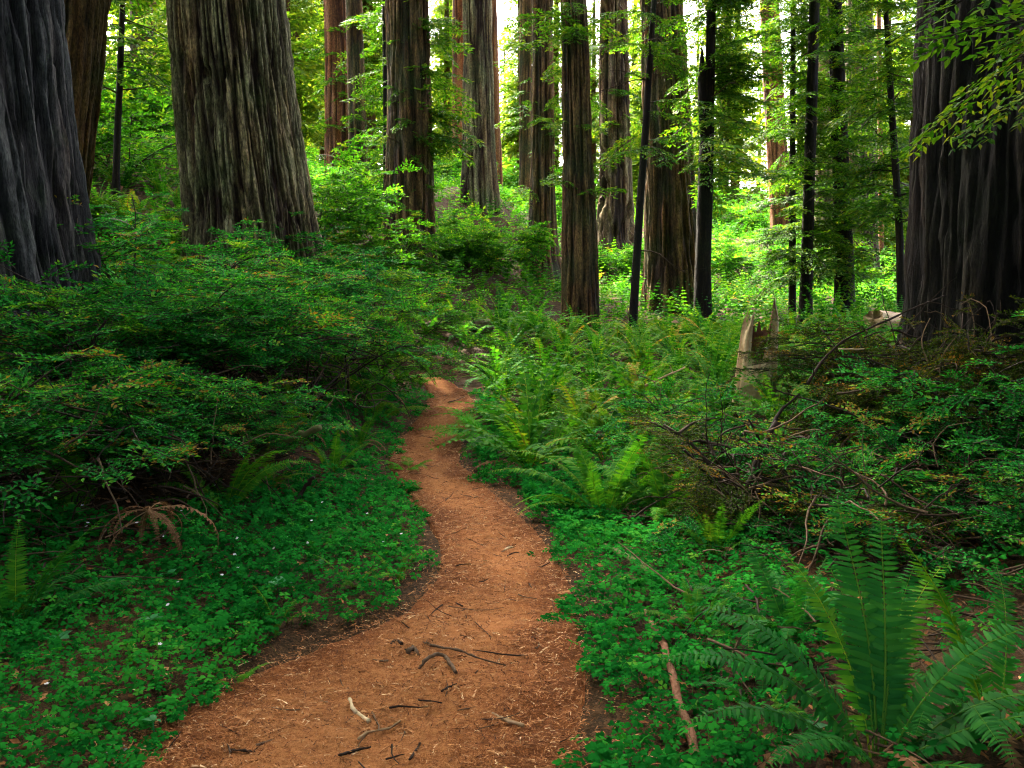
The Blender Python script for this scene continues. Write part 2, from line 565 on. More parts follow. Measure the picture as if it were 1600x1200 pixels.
M['bark_red'] = bark_mat('bark_red', (0.0420, 0.0154, 0.0050), (0.1560, 0.0638, 0.0210), (0.2880, 0.1430, 0.0600), moss_amt=0.15, bump=1.0)
M['bark_dark'] = bark_mat('bark_dark', (0.0044, 0.0030, 0.0010), (0.0121, 0.0080, 0.0028), (0.0330, 0.0240, 0.0091), moss=(0.010, 0.016, 0.004), moss_amt=0.55, bump=1.0)
M['bark_patchy'] = bark_mat('bark_patchy', (0.0156, 0.0084, 0.0038), (0.0780, 0.0516, 0.0238), (0.2860, 0.2220, 0.1140), moss_amt=0.3, bump=1.0)
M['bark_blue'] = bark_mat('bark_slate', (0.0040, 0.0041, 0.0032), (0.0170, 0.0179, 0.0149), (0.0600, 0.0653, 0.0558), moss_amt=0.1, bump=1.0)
M['twig'] = tint_mat('dead_twig', [(0.0, (0.010, 0.006, 0.003)), (0.55, (0.034, 0.019, 0.009)), (1.0, (0.15, 0.095, 0.05))])
M['stem'] = tint_mat('shrub_stem', [(0.0, (0.010, 0.007, 0.004)), (0.5, (0.026, 0.017, 0.009)), (1.0, (0.08, 0.055, 0.032))])
M['wood'] = tint_mat('weathered_wood', [(0.0, (0.05, 0.025, 0.012)), (0.5, (0.32, 0.21, 0.10)), (1.0, (0.64, 0.50, 0.28))], bscale=25)
M['redstick'] = tint_mat('peeled_stick', [(0.0, (0.05, 0.018, 0.008)), (0.5, (0.17, 0.075, 0.035)), (1.0, (0.32, 0.17, 0.09))], bump=1.0, bscale=70)
M['mosswood'] = tint_mat('mossy_wood', [(0.0, (0.03, 0.018, 0.01)), (0.45, (0.10, 0.065, 0.03)), (0.75, (0.10, 0.14, 0.03)), (1.0, (0.2, 0.2, 0.06))], bscale=18)
M['conifer'] = leaf_mat('conifer_needles', [(0.000, (0.0101, 0.0440, 0.0043)), (0.400, (0.0262, 0.1045, 0.0076)), (0.750, (0.0756, 0.1815, 0.0108)), (1.000, (0.1814, 0.2310, 0.0190))], 0.45, (1.25, 1.2, 0.4))
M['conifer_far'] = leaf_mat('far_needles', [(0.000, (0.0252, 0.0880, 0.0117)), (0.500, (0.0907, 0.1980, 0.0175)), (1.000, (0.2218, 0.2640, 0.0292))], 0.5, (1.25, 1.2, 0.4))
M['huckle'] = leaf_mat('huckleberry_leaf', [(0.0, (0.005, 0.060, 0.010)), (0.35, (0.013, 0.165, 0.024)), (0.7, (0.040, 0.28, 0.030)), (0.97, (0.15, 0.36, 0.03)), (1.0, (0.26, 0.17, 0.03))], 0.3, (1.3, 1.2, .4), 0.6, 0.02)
M['huckle_dark'] = leaf_mat('brownish_leaf', [(0.000, (0.0141, 0.0315, 0.0030)), (0.400, (0.0322, 0.0693, 0.0050)), (0.750, (0.0756, 0.0998, 0.0089)), (1.000, (0.2016, 0.1050, 0.0149))], 0.25, (1.2, 1.1, .4), 0.6, 0.02)
M['bright'] = leaf_mat('bright_leaf', [(0.0, (0.016, 0.10, 0.008)), (0.4, (0.042, 0.20, 0.012)), (0.75, (0.11, 0.29, 0.018)), (1.0, (0.24, 0.34, 0.03))], 0.45, (1.35, 1.2, .4), 0.6, 0.03)
M['fern'] = leaf_mat('sword_fern', [(0.0, (0.012, 0.075, 0.008)), (0.35, (0.036, 0.18, 0.013)), (0.7, (0.105, 0.28, 0.015)), (0.92, (0.23, 0.32, 0.02)), (1.0, (0.34, 0.16, 0.03))], 0.4, (1.35, 1.2, .4), 0.6, 0.03)
M['fern_gold'] = leaf_mat('yellowing_fern', [(0.0, (0.025, 0.11, 0.010)), (0.4, (0.075, 0.22, 0.014)), (0.8, (0.19, 0.27, 0.02)), (1.0, (0.36, 0.17, 0.04))], 0.4, (1.3, 1.1, .4), 0.6, 0.03)
M['ladyfern'] = leaf_mat('lady_fern', [(0.000, (0.0336, 0.1800, 0.0126)), (0.500, (0.0560, 0.3120, 0.0176)), (1.000, (0.1456, 0.4080, 0.0252))], 0.4, (1.3, 1.2, .4), 0.6, 0.02)
M['deadfern'] = leaf_mat('dead_frond', [(0.0, (0.06, 0.028, 0.012)), (0.5, (0.17, 0.085, 0.035)), (1.0, (0.34, 0.2, 0.095))], 0.2, (1, 1, .8), 0.8, 0.1)
M['oxalis'] = leaf_mat('sorrel_leaf', [(0.0, (0.005, 0.075, 0.010)), (0.4, (0.012, 0.165, 0.018)), (0.8, (0.032, 0.26, 0.024)), (1.0, (0.12, 0.30, 0.03))], 0.3, (1.3, 1.2, .4), 0.6, 0.0)
M['petal'] = tint_mat('white_petal', [(0, (0.7, 0.7, 0.65)), (1, (0.85, 0.82, 0.82))], 0.6, 0.2, 0)

# ------------------------------------------------------------------ the setting: forest floor and path
def axis(lo, hi, mid0, mid1, step, grow):
    a = list(np.arange(mid0, mid1, step))
    s = step
    x = a[-1]
    while x < hi:
        s = min(s * grow, 25); x += s; a.append(x)
    s = step; x = a[0]
    while x > lo:
        s = min(s * grow, 25); x -= s; a.insert(0, x)
    return np.array(a)


def build_ground():
    xs = axis(-900, 900, -5.0, 5.0, 0.17, 1.08)
    ys = axis(-120, 1500, 2.4, 16, 0.15, 1.06)
    X, Y = np.meshgrid(xs, ys)
    Z = height(X, Y)
    pd = path_dist(X.ravel(), Y.ravel()).reshape(X.shape)
    Z -= 0.07 * smooth(0.16, -0.08, pd)
    nx, ny = len(xs), len(ys)
    i = np.arange(ny - 1)[:, None] * nx + np.arange(nx - 1)[None]
    q = np.stack([i, i + 1, i + nx + 1, i + nx], -1).reshape(-1, 4)
    g = Geo(); g.add(np.stack([X, Y, Z], -1).reshape(-1, 3), quads=q)
    o = obj('ground', g.mesh('ground', [M['ground']]), kind='structure')
    tag(o, 'dark forest floor of humus rising into a wooded slope')
    # path: its own sheet, slightly dished, with trodden relief
    n, k = 420, 44
    u = np.linspace(-0.13, 1.04, k)
    P = FL[:, None] * (1 - u)[None, :, None] + FR[:, None] * u[None, :, None]
    z = path_rise(P[..., 1]) + 0.0
    e = np.minimum(u, 1 - u)[None]
    z = z - 0.035 * smooth(0.0, 0.5, e) * 0.6 - 0.085 * smooth(0.02, -0.13, e)
    z = z + (fbm(P[..., 0] / .35, P[..., 1] / .35, 0, 11) - .5) * 0.05 + (fbm(P[..., 0] / .07, P[..., 1] / .07, 0, 12) - .5) * 0.022
    P[..., 2] = z + 0.004
    i = np.arange(n - 1)[:, None] * k + np.arange(k - 1)[None]
    q = np.stack([i, i + 1, i + k + 1, i + k], -1).reshape(-1, 4)
    wear = smooth(0.02, .42, np.repeat(np.minimum(u, 1 - u)[None], n, 0) + (fbm(P[..., 0] / .5, P[..., 1] / .8, 0, 91) - .5) * .55)
    g = Geo(); g.add(P.reshape(-1, 3), quads=q, tint=wear.ravel())
    o = obj('path', g.mesh('path', [M['path']]), kind='structure')
    tag(o, 'winding reddish dirt footpath covered in needle litter')


build_ground()


def ground_normal(x, y, e=0.15):
    n = np.stack([height(x - e, y) - height(x + e, y), height(x, y - e) - height(x, y + e), np.full(np.shape(x), 2 * e)], -1)
    return n / np.linalg.norm(n, axis=-1)[..., None]

# ------------------------------------------------------------------ trees
def trunk_mesh(name, cl, mat, seg, ridge_w, ridge_d, flute, vis_z, top_z, dz, seed, dents=(), flare=0.35, patch=0.0):
    """cl: rows x, y, z, r of the centre line from the ground up, in the frame of the tree's root (root at the base)"""
    cl = np.asarray(cl, float)
    base = cl[0, 2]
    zs = list(np.arange(base - 1.2, vis_z, dz))
    s, z = dz, zs[-1]
    while z < top_z:
        s = min(s * 1.25, 3.0); z += s; zs.append(min(z, top_z))
    zs = np.array(zs)
    # beyond the last seen point the trunk runs on straight and thins
    zc = cl[:, 2]
    sl = (cl[-1, :2] - cl[-2, :2]) / max(zc[-1] - zc[-2], 1e-3)
    x = np.interp(zs, zc, cl[:, 0]); y = np.interp(zs, zc, cl[:, 1]); r = np.interp(zs, zc, cl[:, 3])
    over = zs > zc[-1]
    x[over] = cl[-1, 0] + sl[0] * (zs[over] - zc[-1]); y[over] = cl[-1, 1] + sl[1] * (zs[over] - zc[-1])
    r[over] = cl[-1, 3] * np.clip(1 - 0.85 * (zs[over] - zc[-1]) / max(top_z - zc[-1], 1), 0.1, 1)
    th = np.linspace(0, 2 * PI, seg, endpoint=False)
    TH, ZZ = np.meshgrid(th, zs)
    R = np.repeat(r[:, None], seg, 1)
    h = np.clip(ZZ - base, 0, None)
    fl = flare * np.exp(-h / (2.2 * cl[0, 3]))
    r0 = cl[:, 3].mean()
    cx, cyv = np.cos(TH) * r0, np.sin(TH) * r0
    lob = fbm(cx / (0.8 * r0), cyv / (0.8 * r0), ZZ / (7 * r0), seed, 2) - .5
    R = R * (1 + flute * 2 * lob * (1 + 2.5 * np.exp(-h / (2.0 * r0))) + fl * (0.55 + 1.1 * (lob + .5)))
    w = ridge_w
    wa = (vn(cx / (2.6 * w), cyv / (2.6 * w), ZZ / (20 * w), seed + 1) - .5) * 1.0
    wb = (vn(cx / (2.6 * w), cyv / (2.6 * w), ZZ / (18 * w), seed + 9) - .5) * 1.0
    n1 = vn(cx / w + wa, cyv / w + wb, ZZ / (30 * w), seed + 2)
    f1 = smooth(0.0, 0.40, np.abs(2 * n1 - 1))
    n2 = vn(cx / (w * .5) + wb * 1.3, cyv / (w * .5) - wa * 1.3, ZZ / (14 * w), seed + 3)
    f2 = smooth(0.0, 0.45, np.abs(2 * n2 - 1))
    n3 = vn(cx / (w * .22), cyv / (w * .22), ZZ / (2.0 * w), seed + 4)
    n4 = vn(cx / (w * .9), cyv / (w * .9), ZZ / (2.6 * w), seed + 5)
    n5 = vn(cx / (w * .6), cyv / (w * .6), ZZ / (3.0 * w), seed + 7)
    chip = smooth(.70, .78, n5)                      # flakes that have broken out
    disp = ridge_d * (0.60 * f1 + 0.30 * f2 + 0.22 * (n3 - .5) + 0.34 * (n4 - .5) - 0.30 * chip)
    if patch > 0:
        pn = fbm(cx / .35, cyv / .35, ZZ / .8, seed + 6)
        disp -= patch * ridge_d * 1.5 * smooth(.55, .6, pn)
    for (dth, dzz, wt, wz, dd) in dents:
        a = np.angle(np.exp(1j * (TH - dth)))
        jag = (vn(cx / .07, cyv / .07, ZZ / .1, seed + 8) - .5) * .5
        k = smooth(1.15, .55, np.sqrt((a / wt) ** 2 + ((ZZ - dzz) / wz) ** 2) + jag)
        disp -= dd * k
    R = R + disp - .5 * ridge_d
    V = np.stack([x[:, None] + np.cos(TH) * R, y[:, None] + np.sin(TH) * R, ZZ], -1)
    ti = np.clip(0.05 + 0.5 * f1 + 0.30 * f2 + 0.30 * (n3 - .5) - 0.2 * (1 - n4) - .25 * chip, 0, 1)
    m = len(zs)
    i = np.arange(m - 1)[:, None] * seg; j = np.arange(seg)[None]; j2 = (j + 1) % seg
    q = np.stack([i + j, i + j2, i + seg + j2, i + seg + j], -1).reshape(-1, 4)
    g = Geo(); g.add(V.reshape(-1, 3), quads=q, tint=ti.ravel())
    return g.mesh(name, [mat])


# conifer bough: an axis with flat side twigs that carry needle tufts
def bough(seed, nt_=15, leaf=0.075, per=7, wood=True, droop=0.3, wide=0.42):
    r = np.random.default_rng(seed)
    g = Geo()
    T = np.linspace(0.10, 1.0, nt_)
    ax = lambda t: np.stack([0.05 * np.sin(3 * t + seed), t, 0.10 * t - droop * t ** 2], -1)
    if wood:
        g.tube(ax(np.linspace(0, 1, 6)), np.linspace(0.009, 0.002, 6), 3, 0.4, 1, cap=False)
    P, D, L, A = [], [], [], []
    for i, t in enumerate(T):
        for sd in (-1, 1):
            if r.random() < .12:
                continue
            ln = wide * (1.02 - t) ** .8 * r.uniform(.6, 1.15) * (0.45 + min(1, t * 3) * .55) + .05
            an = r.uniform(.75, 1.15)
            d = np.array([sd * math.sin(an), math.cos(an), r.uniform(-.28, .02)])
            o = ax(np.array(t))
            n = max(2, int(per * ln / wide + 1.5))
            for s in np.linspace(.12, 1, n):
                pt = o + d * ln * s + np.array([0, 0, -.22 * ln * s * s])
                for s2 in (-1, 1):
                    dd = d * .8 + np.array([-d[1] * sd, d[0] * sd, 0]) * s2 * .75 * sd + r.normal(0, .18, 3) + np.array([0, 0, -.12])
                    P.append(pt); D.append(dd); L.append(leaf * r.uniform(.6, 1.25)); A.append(r.uniform(.1, .8) + .15 * s)
    P, D, L, A = map(np.array, (P, D, L, A))
    k = len(P)
    U = np.array([0, 0, 1.]) + r.normal(0, .35, (k, 3))
    F = frames(D, U)
    tv = np.array([[0, 0, 0], [.17, .45, .03], [0, 1, -.06], [-.17, .45, .03]])
    tpl = (tv, np.array([[0, 1, 2], [0, 2, 3]]), np.zeros((0, 4), int), np.zeros(4), np.zeros(2, int), np.zeros(0, int))
    g.stamp(tpl, P, F * L[:, None, None], A)
    return g.arrays()


BOUGH_FINE = [bough(s, 16, .085, 7) for s in range(4)]
BOUGH_NEAR = [bough(60 + s, 22, .05, 10) for s in range(3)]
BOUGH_MID = [bough(20 + s, 11, .13, 4) for s in range(4)]
BOUGH_COARSE = [bough(40 + s, 8, .22, 3, wood=False) for s in range(3)]


def crown_geo(seed, z0, z1, r_low, r_top, count, tpls, axisf=None, ease=1.0, tilt=(-.25, .25), tint=(-.12, .12), az=None, gap=0.0, thick=1.0):
    """boughs whorled round a stem from z0 to z1; axisf(z) gives the stem's x, y there"""
    r = np.random.default_rng(seed)
    g = Geo()
    z = z0 + (z1 - z0) * r.random(count) ** ease
    if gap:
        keep = vn(z * .6, seed, 0, 3) > gap
        z = z[keep]
    n = len(z)
    a = r.uniform(0, 2 * PI, n) if az is None else r.normal(az[0], az[1], n)
    k = (z - z0) / max(z1 - z0, 1e-6)
    ln = (r_low * (1 - k) + r_top * k) * r.uniform(.55, 1.15, n)
    tl = r.uniform(*tilt, n)
    D = np.stack([np.cos(a) * np.cos(tl), np.sin(a) * np.cos(tl), np.sin(tl)], -1)
    xy = np.zeros((n, 2)) if axisf is None else axisf(z)
    P = np.stack([xy[:, 0], xy[:, 1], z], -1)
    U = np.array([0, 0, 1.]) + r.normal(0, .22, (n, 3))
    F = frames(D, U) * ln[:, None, None]
    F[:, :, 0] *= thick
    dt = r.uniform(*tint, n)
    w = r.integers(0, len(tpls), n)
    for i, t in enumerate(tpls):
        s = w == i
        g.stamp(t, P[s], F[s], dt[s])
    return g


HIGH = []
for s in range(3):
    g = crown_geo(100 + s, 0, 26, 5.2, 1.5, 165, BOUGH_COARSE, ease=.9, tilt=(-.5, .15), thick=1.5)
    HIGH.append(g.mesh('high_crown', [M['conifer'], M['stem']], shade=False))

TREES = {}


def tree(name, label, cat, px_pts, Y, mat, seg=64, ridge_w=.10, ridge_d=.05, flute=.05, dz=.2, seed=1, dents=(), flare=.25, patch=0.0, high=24.0, total=50.0, group=None,
         crown=None, shoots=(), lean_y=0.0, low_mat='conifer', depth_scale=1.0, deadlimbs=0):
    """px_pts: rows (x, y, width in px) in the picture from the ground upwards, all at depth Y"""
    cl = []
    for (px, py, w) in px_pts:
        p = at(px, py, Y)
        cl.append([p[0], p[1], p[2], w / 2 * Y / FPX])
    cl = np.array(cl)
    cl[:, 1] += (cl[:, 2] - cl[0, 2]) * lean_y
    root = empty(name, cl[0, :3])
    loc = cl.copy(); loc[:, :3] -= cl[0, :3]
    vis = at(px_pts[-1][0], -10, Y)[2] - cl[0, 2] + .5
    me = trunk_mesh('trunk', loc, mat, seg, ridge_w, ridge_d, flute, max(vis, 2), max(total, vis + .5), dz, seed,
                    [(d[0], at(0, d[1], Y)[2] - cl[0, 2], d[2], d[3], d[4]) for d in dents], flare, patch)
    obj('trunk', me, root)
    tag(root, label, cat, group)

    def axisf(z):
        sl = (loc[-1, :2] - loc[-2, :2]) / max(loc[-1, 2] - loc[-2, 2], 1e-3)
        ov = np.clip(z - loc[-1, 2], 0, None)
        return np.stack([np.interp(z, loc[:, 2], loc[:, 0]) + sl[0] * ov, np.interp(z, loc[:, 2], loc[:, 1]) + sl[1] * ov], -1)

    if high is not None:
        c = obj('crown', HIGH[seed % 3], root)
        e = axisf(np.array([high]))[0]
        c.location = (e[0], e[1], high)
        c.rotation_euler = (0, 0, seed * 1.7)
        k = (total - high) / 26
        w_ = .5 if Y > 40 and cl[0, 0] > -10 else (.9 if Y > 28 else 1.05)
        c.scale = (w_, w_, k)
    g = None
    for i, s in enumerate(shoots):
        # (y_bottom px, y_top px, count, length m, template set, azimuth or None)
        z0, z1 = at(0, s[0], Y)[2] - cl[0, 2], at(0, s[1], Y)[2] - cl[0, 2]
        gg = crown_geo(seed * 13 + i, z0, z1, s[3], s[3] * .8, s[2], s[4], axisf, az=s[5] if len(s) > 5 else None, tilt=(-.35, .3))
        g = gg if g is None else g
        if gg is not g:
            V, T, Q, A, tm, qm = gg.arrays()
            n0 = g.n
            g.V.append(V); g.A.append(A); g.T.append(T + n0); g.tm.append(tm)
            if len(Q):
                g.Q.append(Q + n0); g.qm.append(qm)
            g.n += len(V)
    if g is not None:
        fo = obj('foliage', g.mesh('foliage', [M[low_mat], M['stem']], shade=False), root)
    r = np.random.default_rng(seed + 77)
    for i in range(deadlimbs):
        zz = r.uniform(.25, .95) * vis
        a = r.uniform(0, 2 * PI); rr = np.interp(zz, loc[:, 2], loc[:, 3])
        e = axisf(np.array([zz]))[0]
        gl = Geo()
        d = np.array([math.cos(a), math.sin(a), r.uniform(-.2, .5)])
        L = r.uniform(.6, 1.8)
        c = curve((e[0] + d[0] * rr * .8, e[1] + d[1] * rr * .8, zz), d, L, 8, (0, 0, -.3), .16, r)
        gl.tube(c, np.linspace(.018, .004, 8), 5, .6)
        for k in range(3):
            j = r.integers(3, 7)
            gl.tube(curve(c[j], d + r.normal(0, .7, 3), L * .35, 5, (0, 0, -.2), .15, r), np.linspace(.007, .002, 5), 4, .6)
        obj('dead_limb', gl.mesh('dead_limb', [M['twig']]), root)
    TREES[name + str(seed)] = root
    return root


FN, MD, CO = BOUGH_FINE, BOUGH_MID, BOUGH_COARSE
TOR = None    # facing the viewer
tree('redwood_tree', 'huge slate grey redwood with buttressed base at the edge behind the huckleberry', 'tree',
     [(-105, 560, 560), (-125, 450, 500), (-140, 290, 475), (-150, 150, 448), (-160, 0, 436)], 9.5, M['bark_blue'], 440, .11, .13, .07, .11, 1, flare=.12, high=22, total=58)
tree('redwood_tree', 'fluted brown redwood standing half hidden behind the huge slate grey one', 'tree',
     [(52, 340, 150), (70, 200, 148), (82, 100, 150), (92, 0, 150)], 15, M['bark_brown'], 340, .09, .08, .16, .12, 2, flare=.1, high=24, total=55)
tree('slender_conifer', 'thin dark young conifer before the yellow-green slope shrubs', 'tree',
     [(181, 290, 11), (184, 200, 10), (188, 100, 9), (192, 0, 8)], 18, M['bark_dark'], 16, .05, .006, .02, .3, 3, flare=.1, high=None, total=13,
     shoots=[(150, -160, 34, 1.5, MD)], deadlimbs=5)
tree('redwood_tree', 'distant redwood between the thin young conifer and the shaggy giant', 'tree',
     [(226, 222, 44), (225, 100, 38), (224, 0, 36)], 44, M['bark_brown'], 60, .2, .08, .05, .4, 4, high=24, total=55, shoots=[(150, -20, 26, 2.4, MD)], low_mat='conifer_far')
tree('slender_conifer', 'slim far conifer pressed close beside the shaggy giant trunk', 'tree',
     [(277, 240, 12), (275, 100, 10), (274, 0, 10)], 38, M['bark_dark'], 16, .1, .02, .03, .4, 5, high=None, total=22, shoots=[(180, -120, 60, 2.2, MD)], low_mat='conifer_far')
tree('redwood_tree', 'shaggy grey giant redwood with two burnt pits in its furrowed bark', 'tree',
     [(398, 450, 196), (394, 360, 178), (381, 260, 174), (369, 150, 168), (356, 0, 163)], 15.5, M['bark_grey'], 620, .075, .12, .03, .08, 6, flare=.10, high=24, total=60,
     dents=[(-1.72, 140, .075, .13, .16), (-1.42, 138, .05, .09, .12), (-1.70, 185, .07, .35, .05), (-1.25, 122, .03, .07, .10), (-1.62, 340, .05, .12, .10), (-1.35, 365, .04, .15, .08)])
tree('redwood_tree', 'thin pale far trunk just beside the shaggy giant', 'tree', [(449, 260, 14), (447, 0, 12)], 52, M['bark_red'], 32, .2, .05, .03, .5, 7, high=20, total=45, shoots=[(230, -10, 40, 2.6, CO)], low_mat='conifer_far')
tree('redwood_tree', 'reddish redwood, broadest of the clump behind the shaggy giant', 'tree', [(530, 318, 40), (527, 150, 36), (524, 0, 34)], 35, M['bark_red'], 90, .14, .07, .06, .3, 8, high=24, total=52, shoots=[(260, -10, 26, 1.8, MD)])
tree('redwood_tree', 'narrow brown redwood leaning on the clump behind the shaggy giant', 'tree', [(562, 325, 30), (557, 150, 26), (553, 0, 24)], 32, M['bark_brown'], 70, .12, .05, .05, .3, 9, high=24, total=50, shoots=[(300, 0, 24, 1.5, MD)])
tree('slender_conifer', 'very thin dark sapling against the mossy dark redwood', 'tree', [(603, 330, 8), (602, 150, 7), (600, 0, 6)], 26, M['bark_dark'], 12, .06, .006, .02, .4, 10, high=None, total=18, shoots=[(260, -60, 50, 1.3, MD)])
tree('redwood_tree', 'mossy dark double-ribbed redwood with leafy shoots up its trunk', 'tree', [(646, 410, 82), (643, 330, 74), (638, 150, 66), (636, 0, 62)], 24, M['bark_brown'], 180, .11, .11, .14, .18, 11, flare=.1, high=26, total=55,
     shoots=[(330, 60, 34, 1.15, FN, (-1.5, 1.3)), (220, 0, 24, 2.0, FN, (.1, .45))], deadlimbs=2)
tree('redwood_tree', 'orange-brown far redwood peeking out beside the pale grey trunk', 'tree', [(718, 310, 22), (717, 150, 20), (717, 0, 19)], 50, M['bark_red'], 50, .2, .06, .04, .5, 12, high=24, total=50)
tree('redwood_tree', 'pale grey straight redwood rising out of the rhododendron', 'tree', [(750, 320, 54), (748, 200, 47), (746, 0, 41)], 33, M['bark_grey'], 120, .12, .10, .05, .22, 13, flare=.1, high=26, total=55)
tree('redwood_tree', 'tan far redwood showing past the pale grey trunk', 'tree', [(772, 310, 26), (769, 150, 22), (766, 0, 20)], 48, M['bark_red'], 50, .2, .06, .04, .5, 14, high=24, total=48)
tree('redwood_tree', 'slim brown redwood close behind the flared pillar trunk', 'tree', [(822, 335, 21), (821, 150, 19), (822, 0, 20)], 44, M['bark_brown'], 50, .16, .05, .04, .4, 15, high=24, total=48, shoots=[(200, 0, 16, 2.0, MD)])
tree('redwood_tree', 'flared pillar redwood with a swollen root collar among ferns', 'tree', [(848, 440, 54), (848, 405, 42), (848, 250, 34), (848, 0, 29)], 29, M['bark_brown'], 100, .11, .08, .04, .2, 16, flare=.3, high=26, total=52, shoots=[(320, 160, 10, 1.6, FN)])
tree('redwood_tree', 'straight olive brown redwood standing nearest on the fern slope', 'tree', [(908, 545, 58), (907, 440, 53), (903, 250, 44), (896, 0, 35)], 21.5, M['bark_brown'], 160, .095, .085, .05, .18, 17, flare=.08, high=26, total=52, shoots=[(330, 120, 12, 1.3, FN), (120, -10, 12, 1.6, FN)])
tree('redwood_tree', 'patchy pale redwood with flaking lichen-spotted bark', 'tree', [(963, 400, 54), (962, 300, 47), (960, 150, 42), (959, 0, 38)], 35, M['bark_patchy'], 120, .18, .13, .08, .2, 18, flare=.1, patch=1.0, high=26, total=50, shoots=[(240, 20, 18, 1.9, FN)], deadlimbs=4)
tree('redwood_tree', 'stout redwood lit along one edge behind the leaning pole tree', 'tree', [(1050, 482, 90), (1049, 400, 78), (1042, 200, 70), (1034, 0, 62)], 25.5, M['bark_brown'], 190, .11, .11, .08, .18, 19, flare=.14, high=26, total=55, shoots=[(150, 0, 8, 1.5, FN)])
tree('slender_conifer', 'leaning dark pole tree crossing the edge of the stout redwood', 'tree', [(987, 548, 15), (992, 450, 13), (1000, 320, 12), (1009, 200, 11), (1016, 80, 9), (1022, 0, 8)], 21, M['bark_dark'], 20, .06, .01, .03, .25, 20, flare=.1, high=None, total=14,
     shoots=[(250, -80, 22, 1.5, FN)], deadlimbs=6)
rF = tree('slender_conifer', 'forked dark slim conifer beside the stout redwood', 'tree', [(1098, 522, 31), (1098, 420, 24), (1103, 250, 23), (1108, 150, 16), (1112, 0, 13)], 22, M['bark_dark'], 40, .07, .018, .05, .2, 21, flare=.15, high=None, total=20,
          shoots=[(330, -60, 70, 1.7, FN, (.2, 1.1)), (120, -80, 40, 1.9, FN)], deadlimbs=4)
_b = at(1103, 200, 22); _r = np.array(rF.location)
gk = Geo(); gk.tube(np.array([at(1104, 215, 22), at(1099, 170, 22), at(1097, 120, 22), at(1097, 76, 22)]) - _r, [.15, .13, .11, .02], 14, .4)
obj('broken_fork', gk.mesh('broken_fork', [M['bark_dark']]), rF)
tree('redwood_tree', 'leaning redwood with an orange sunlit edge behind the bright bush', 'tree', [(1226, 400, 34), (1220, 330, 32), (1209, 150, 29), (1202, 0, 27)], 41, M['bark_red'], 80, .15, .06, .05, .3, 22, flare=.1, high=28, total=52, shoots=[(330, 20, 22, 2.2, FN, (0, .8))], deadlimbs=3)
tree('slender_conifer', 'thinnest dark pole, first of the three before the grey trunks', 'tree', [(1238, 512, 12), (1238, 300, 10), (1239, 80, 8), (1240, -40, 6)], 23, M['bark_dark'], 14, .06, .008, .02, .3, 23, high=None, total=12.5, shoots=[(420, -80, 80, 1.4, FN)], deadlimbs=4)
tree('slender_conifer', 'middle dark pole of the three before the grey trunks', 'tree', [(1258, 512, 20), (1264, 300, 17), (1270, 100, 16), (1273, 0, 15)], 22, M['bark_dark'], 30, .06, .012, .03, .3, 24, high=None, total=20, shoots=[(430, -80, 80, 1.5, FN)], deadlimbs=5)
tree('slender_conifer', 'stoutest dark pole of the three before the grey trunks', 'tree', [(1320, 500, 32), (1319, 400, 27), (1311, 200, 24), (1304, 0, 20)], 23.5, M['bark_dark'], 40, .07, .016, .04, .25, 25, flare=.1, high=None, total=24, shoots=[(430, -90, 120, 1.9, FN)], deadlimbs=6)
tree('redwood_tree', 'pale grey trunk glimpsed between the middle and stoutest dark poles', 'tree', [(1292, 470, 38), (1290, 250, 33), (1288, 0, 28)], 43, M['bark_grey'], 70, .14, .05, .05, .4, 26, high=26, total=50)
tree('redwood_tree', 'wide pale grey trunk glimpsed beyond the stoutest dark pole', 'tree', [(1345, 470, 52), (1345, 300, 46), (1343, 0, 38)], 38, M['bark_grey'], 90, .13, .06, .06, .3, 27, high=26, total=50)
tree('slender_conifer', 'slightly leaning thin dark conifer next to the dark giant', 'tree', [(1409, 480, 13), (1405, 350, 11), (1394, 180, 10), (1383, 0, 7)], 20, M['bark_dark'], 16, .06, .008, .02, .3, 28, high=None, total=13, shoots=[(330, -80, 90, 1.7, FN)], deadlimbs=8)
tree('redwood_tree', 'lit tan pole seen far off through the dark conifer boughs', 'tree', [(1378, 440, 8), (1376, 300, 7), (1373, 0, 6)], 45, M['bark_red'], 16, .1, .02, .03, .5, 29, high=16, total=32)
tree('redwood_tree', 'dark giant redwood with deep flutes behind the brownish shrub', 'tree', [(1655, 650, 450), (1655, 560, 425), (1656, 450, 410), (1662, 200, 408), (1668, 0, 402)], 10.6, M['bark_shade'], 420, .13, .14, .13, .11, 30, flare=.1, high=20, total=58,
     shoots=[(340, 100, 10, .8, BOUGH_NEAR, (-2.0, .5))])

# young conifer just outside the frame whose low boughs hang before the dark giant
xr, yr = 4.9, 6.6
ro = empty('young_conifer', (xr, yr, gz(xr, yr)))
gt = Geo(); gt.tube(np.array([[0, 0, -.3], [.05, 0, 4], [0, .05, 9], [0, 0, 15]]), [.14, .11, .07, .02], 12, .5)
obj('trunk', gt.mesh('trunk', [M['bark_dark']]), ro)
obj('crown', crown_geo(77, 2.5, 13, 2.2, 1.0, 90, BOUGH_NEAR, tilt=(-.4, .2)).mesh('crown', [M['conifer'], M['stem']], shade=False), ro)
tag(ro, 'dark young conifer reaching low boughs in front of the dark giant redwood', 'tree')

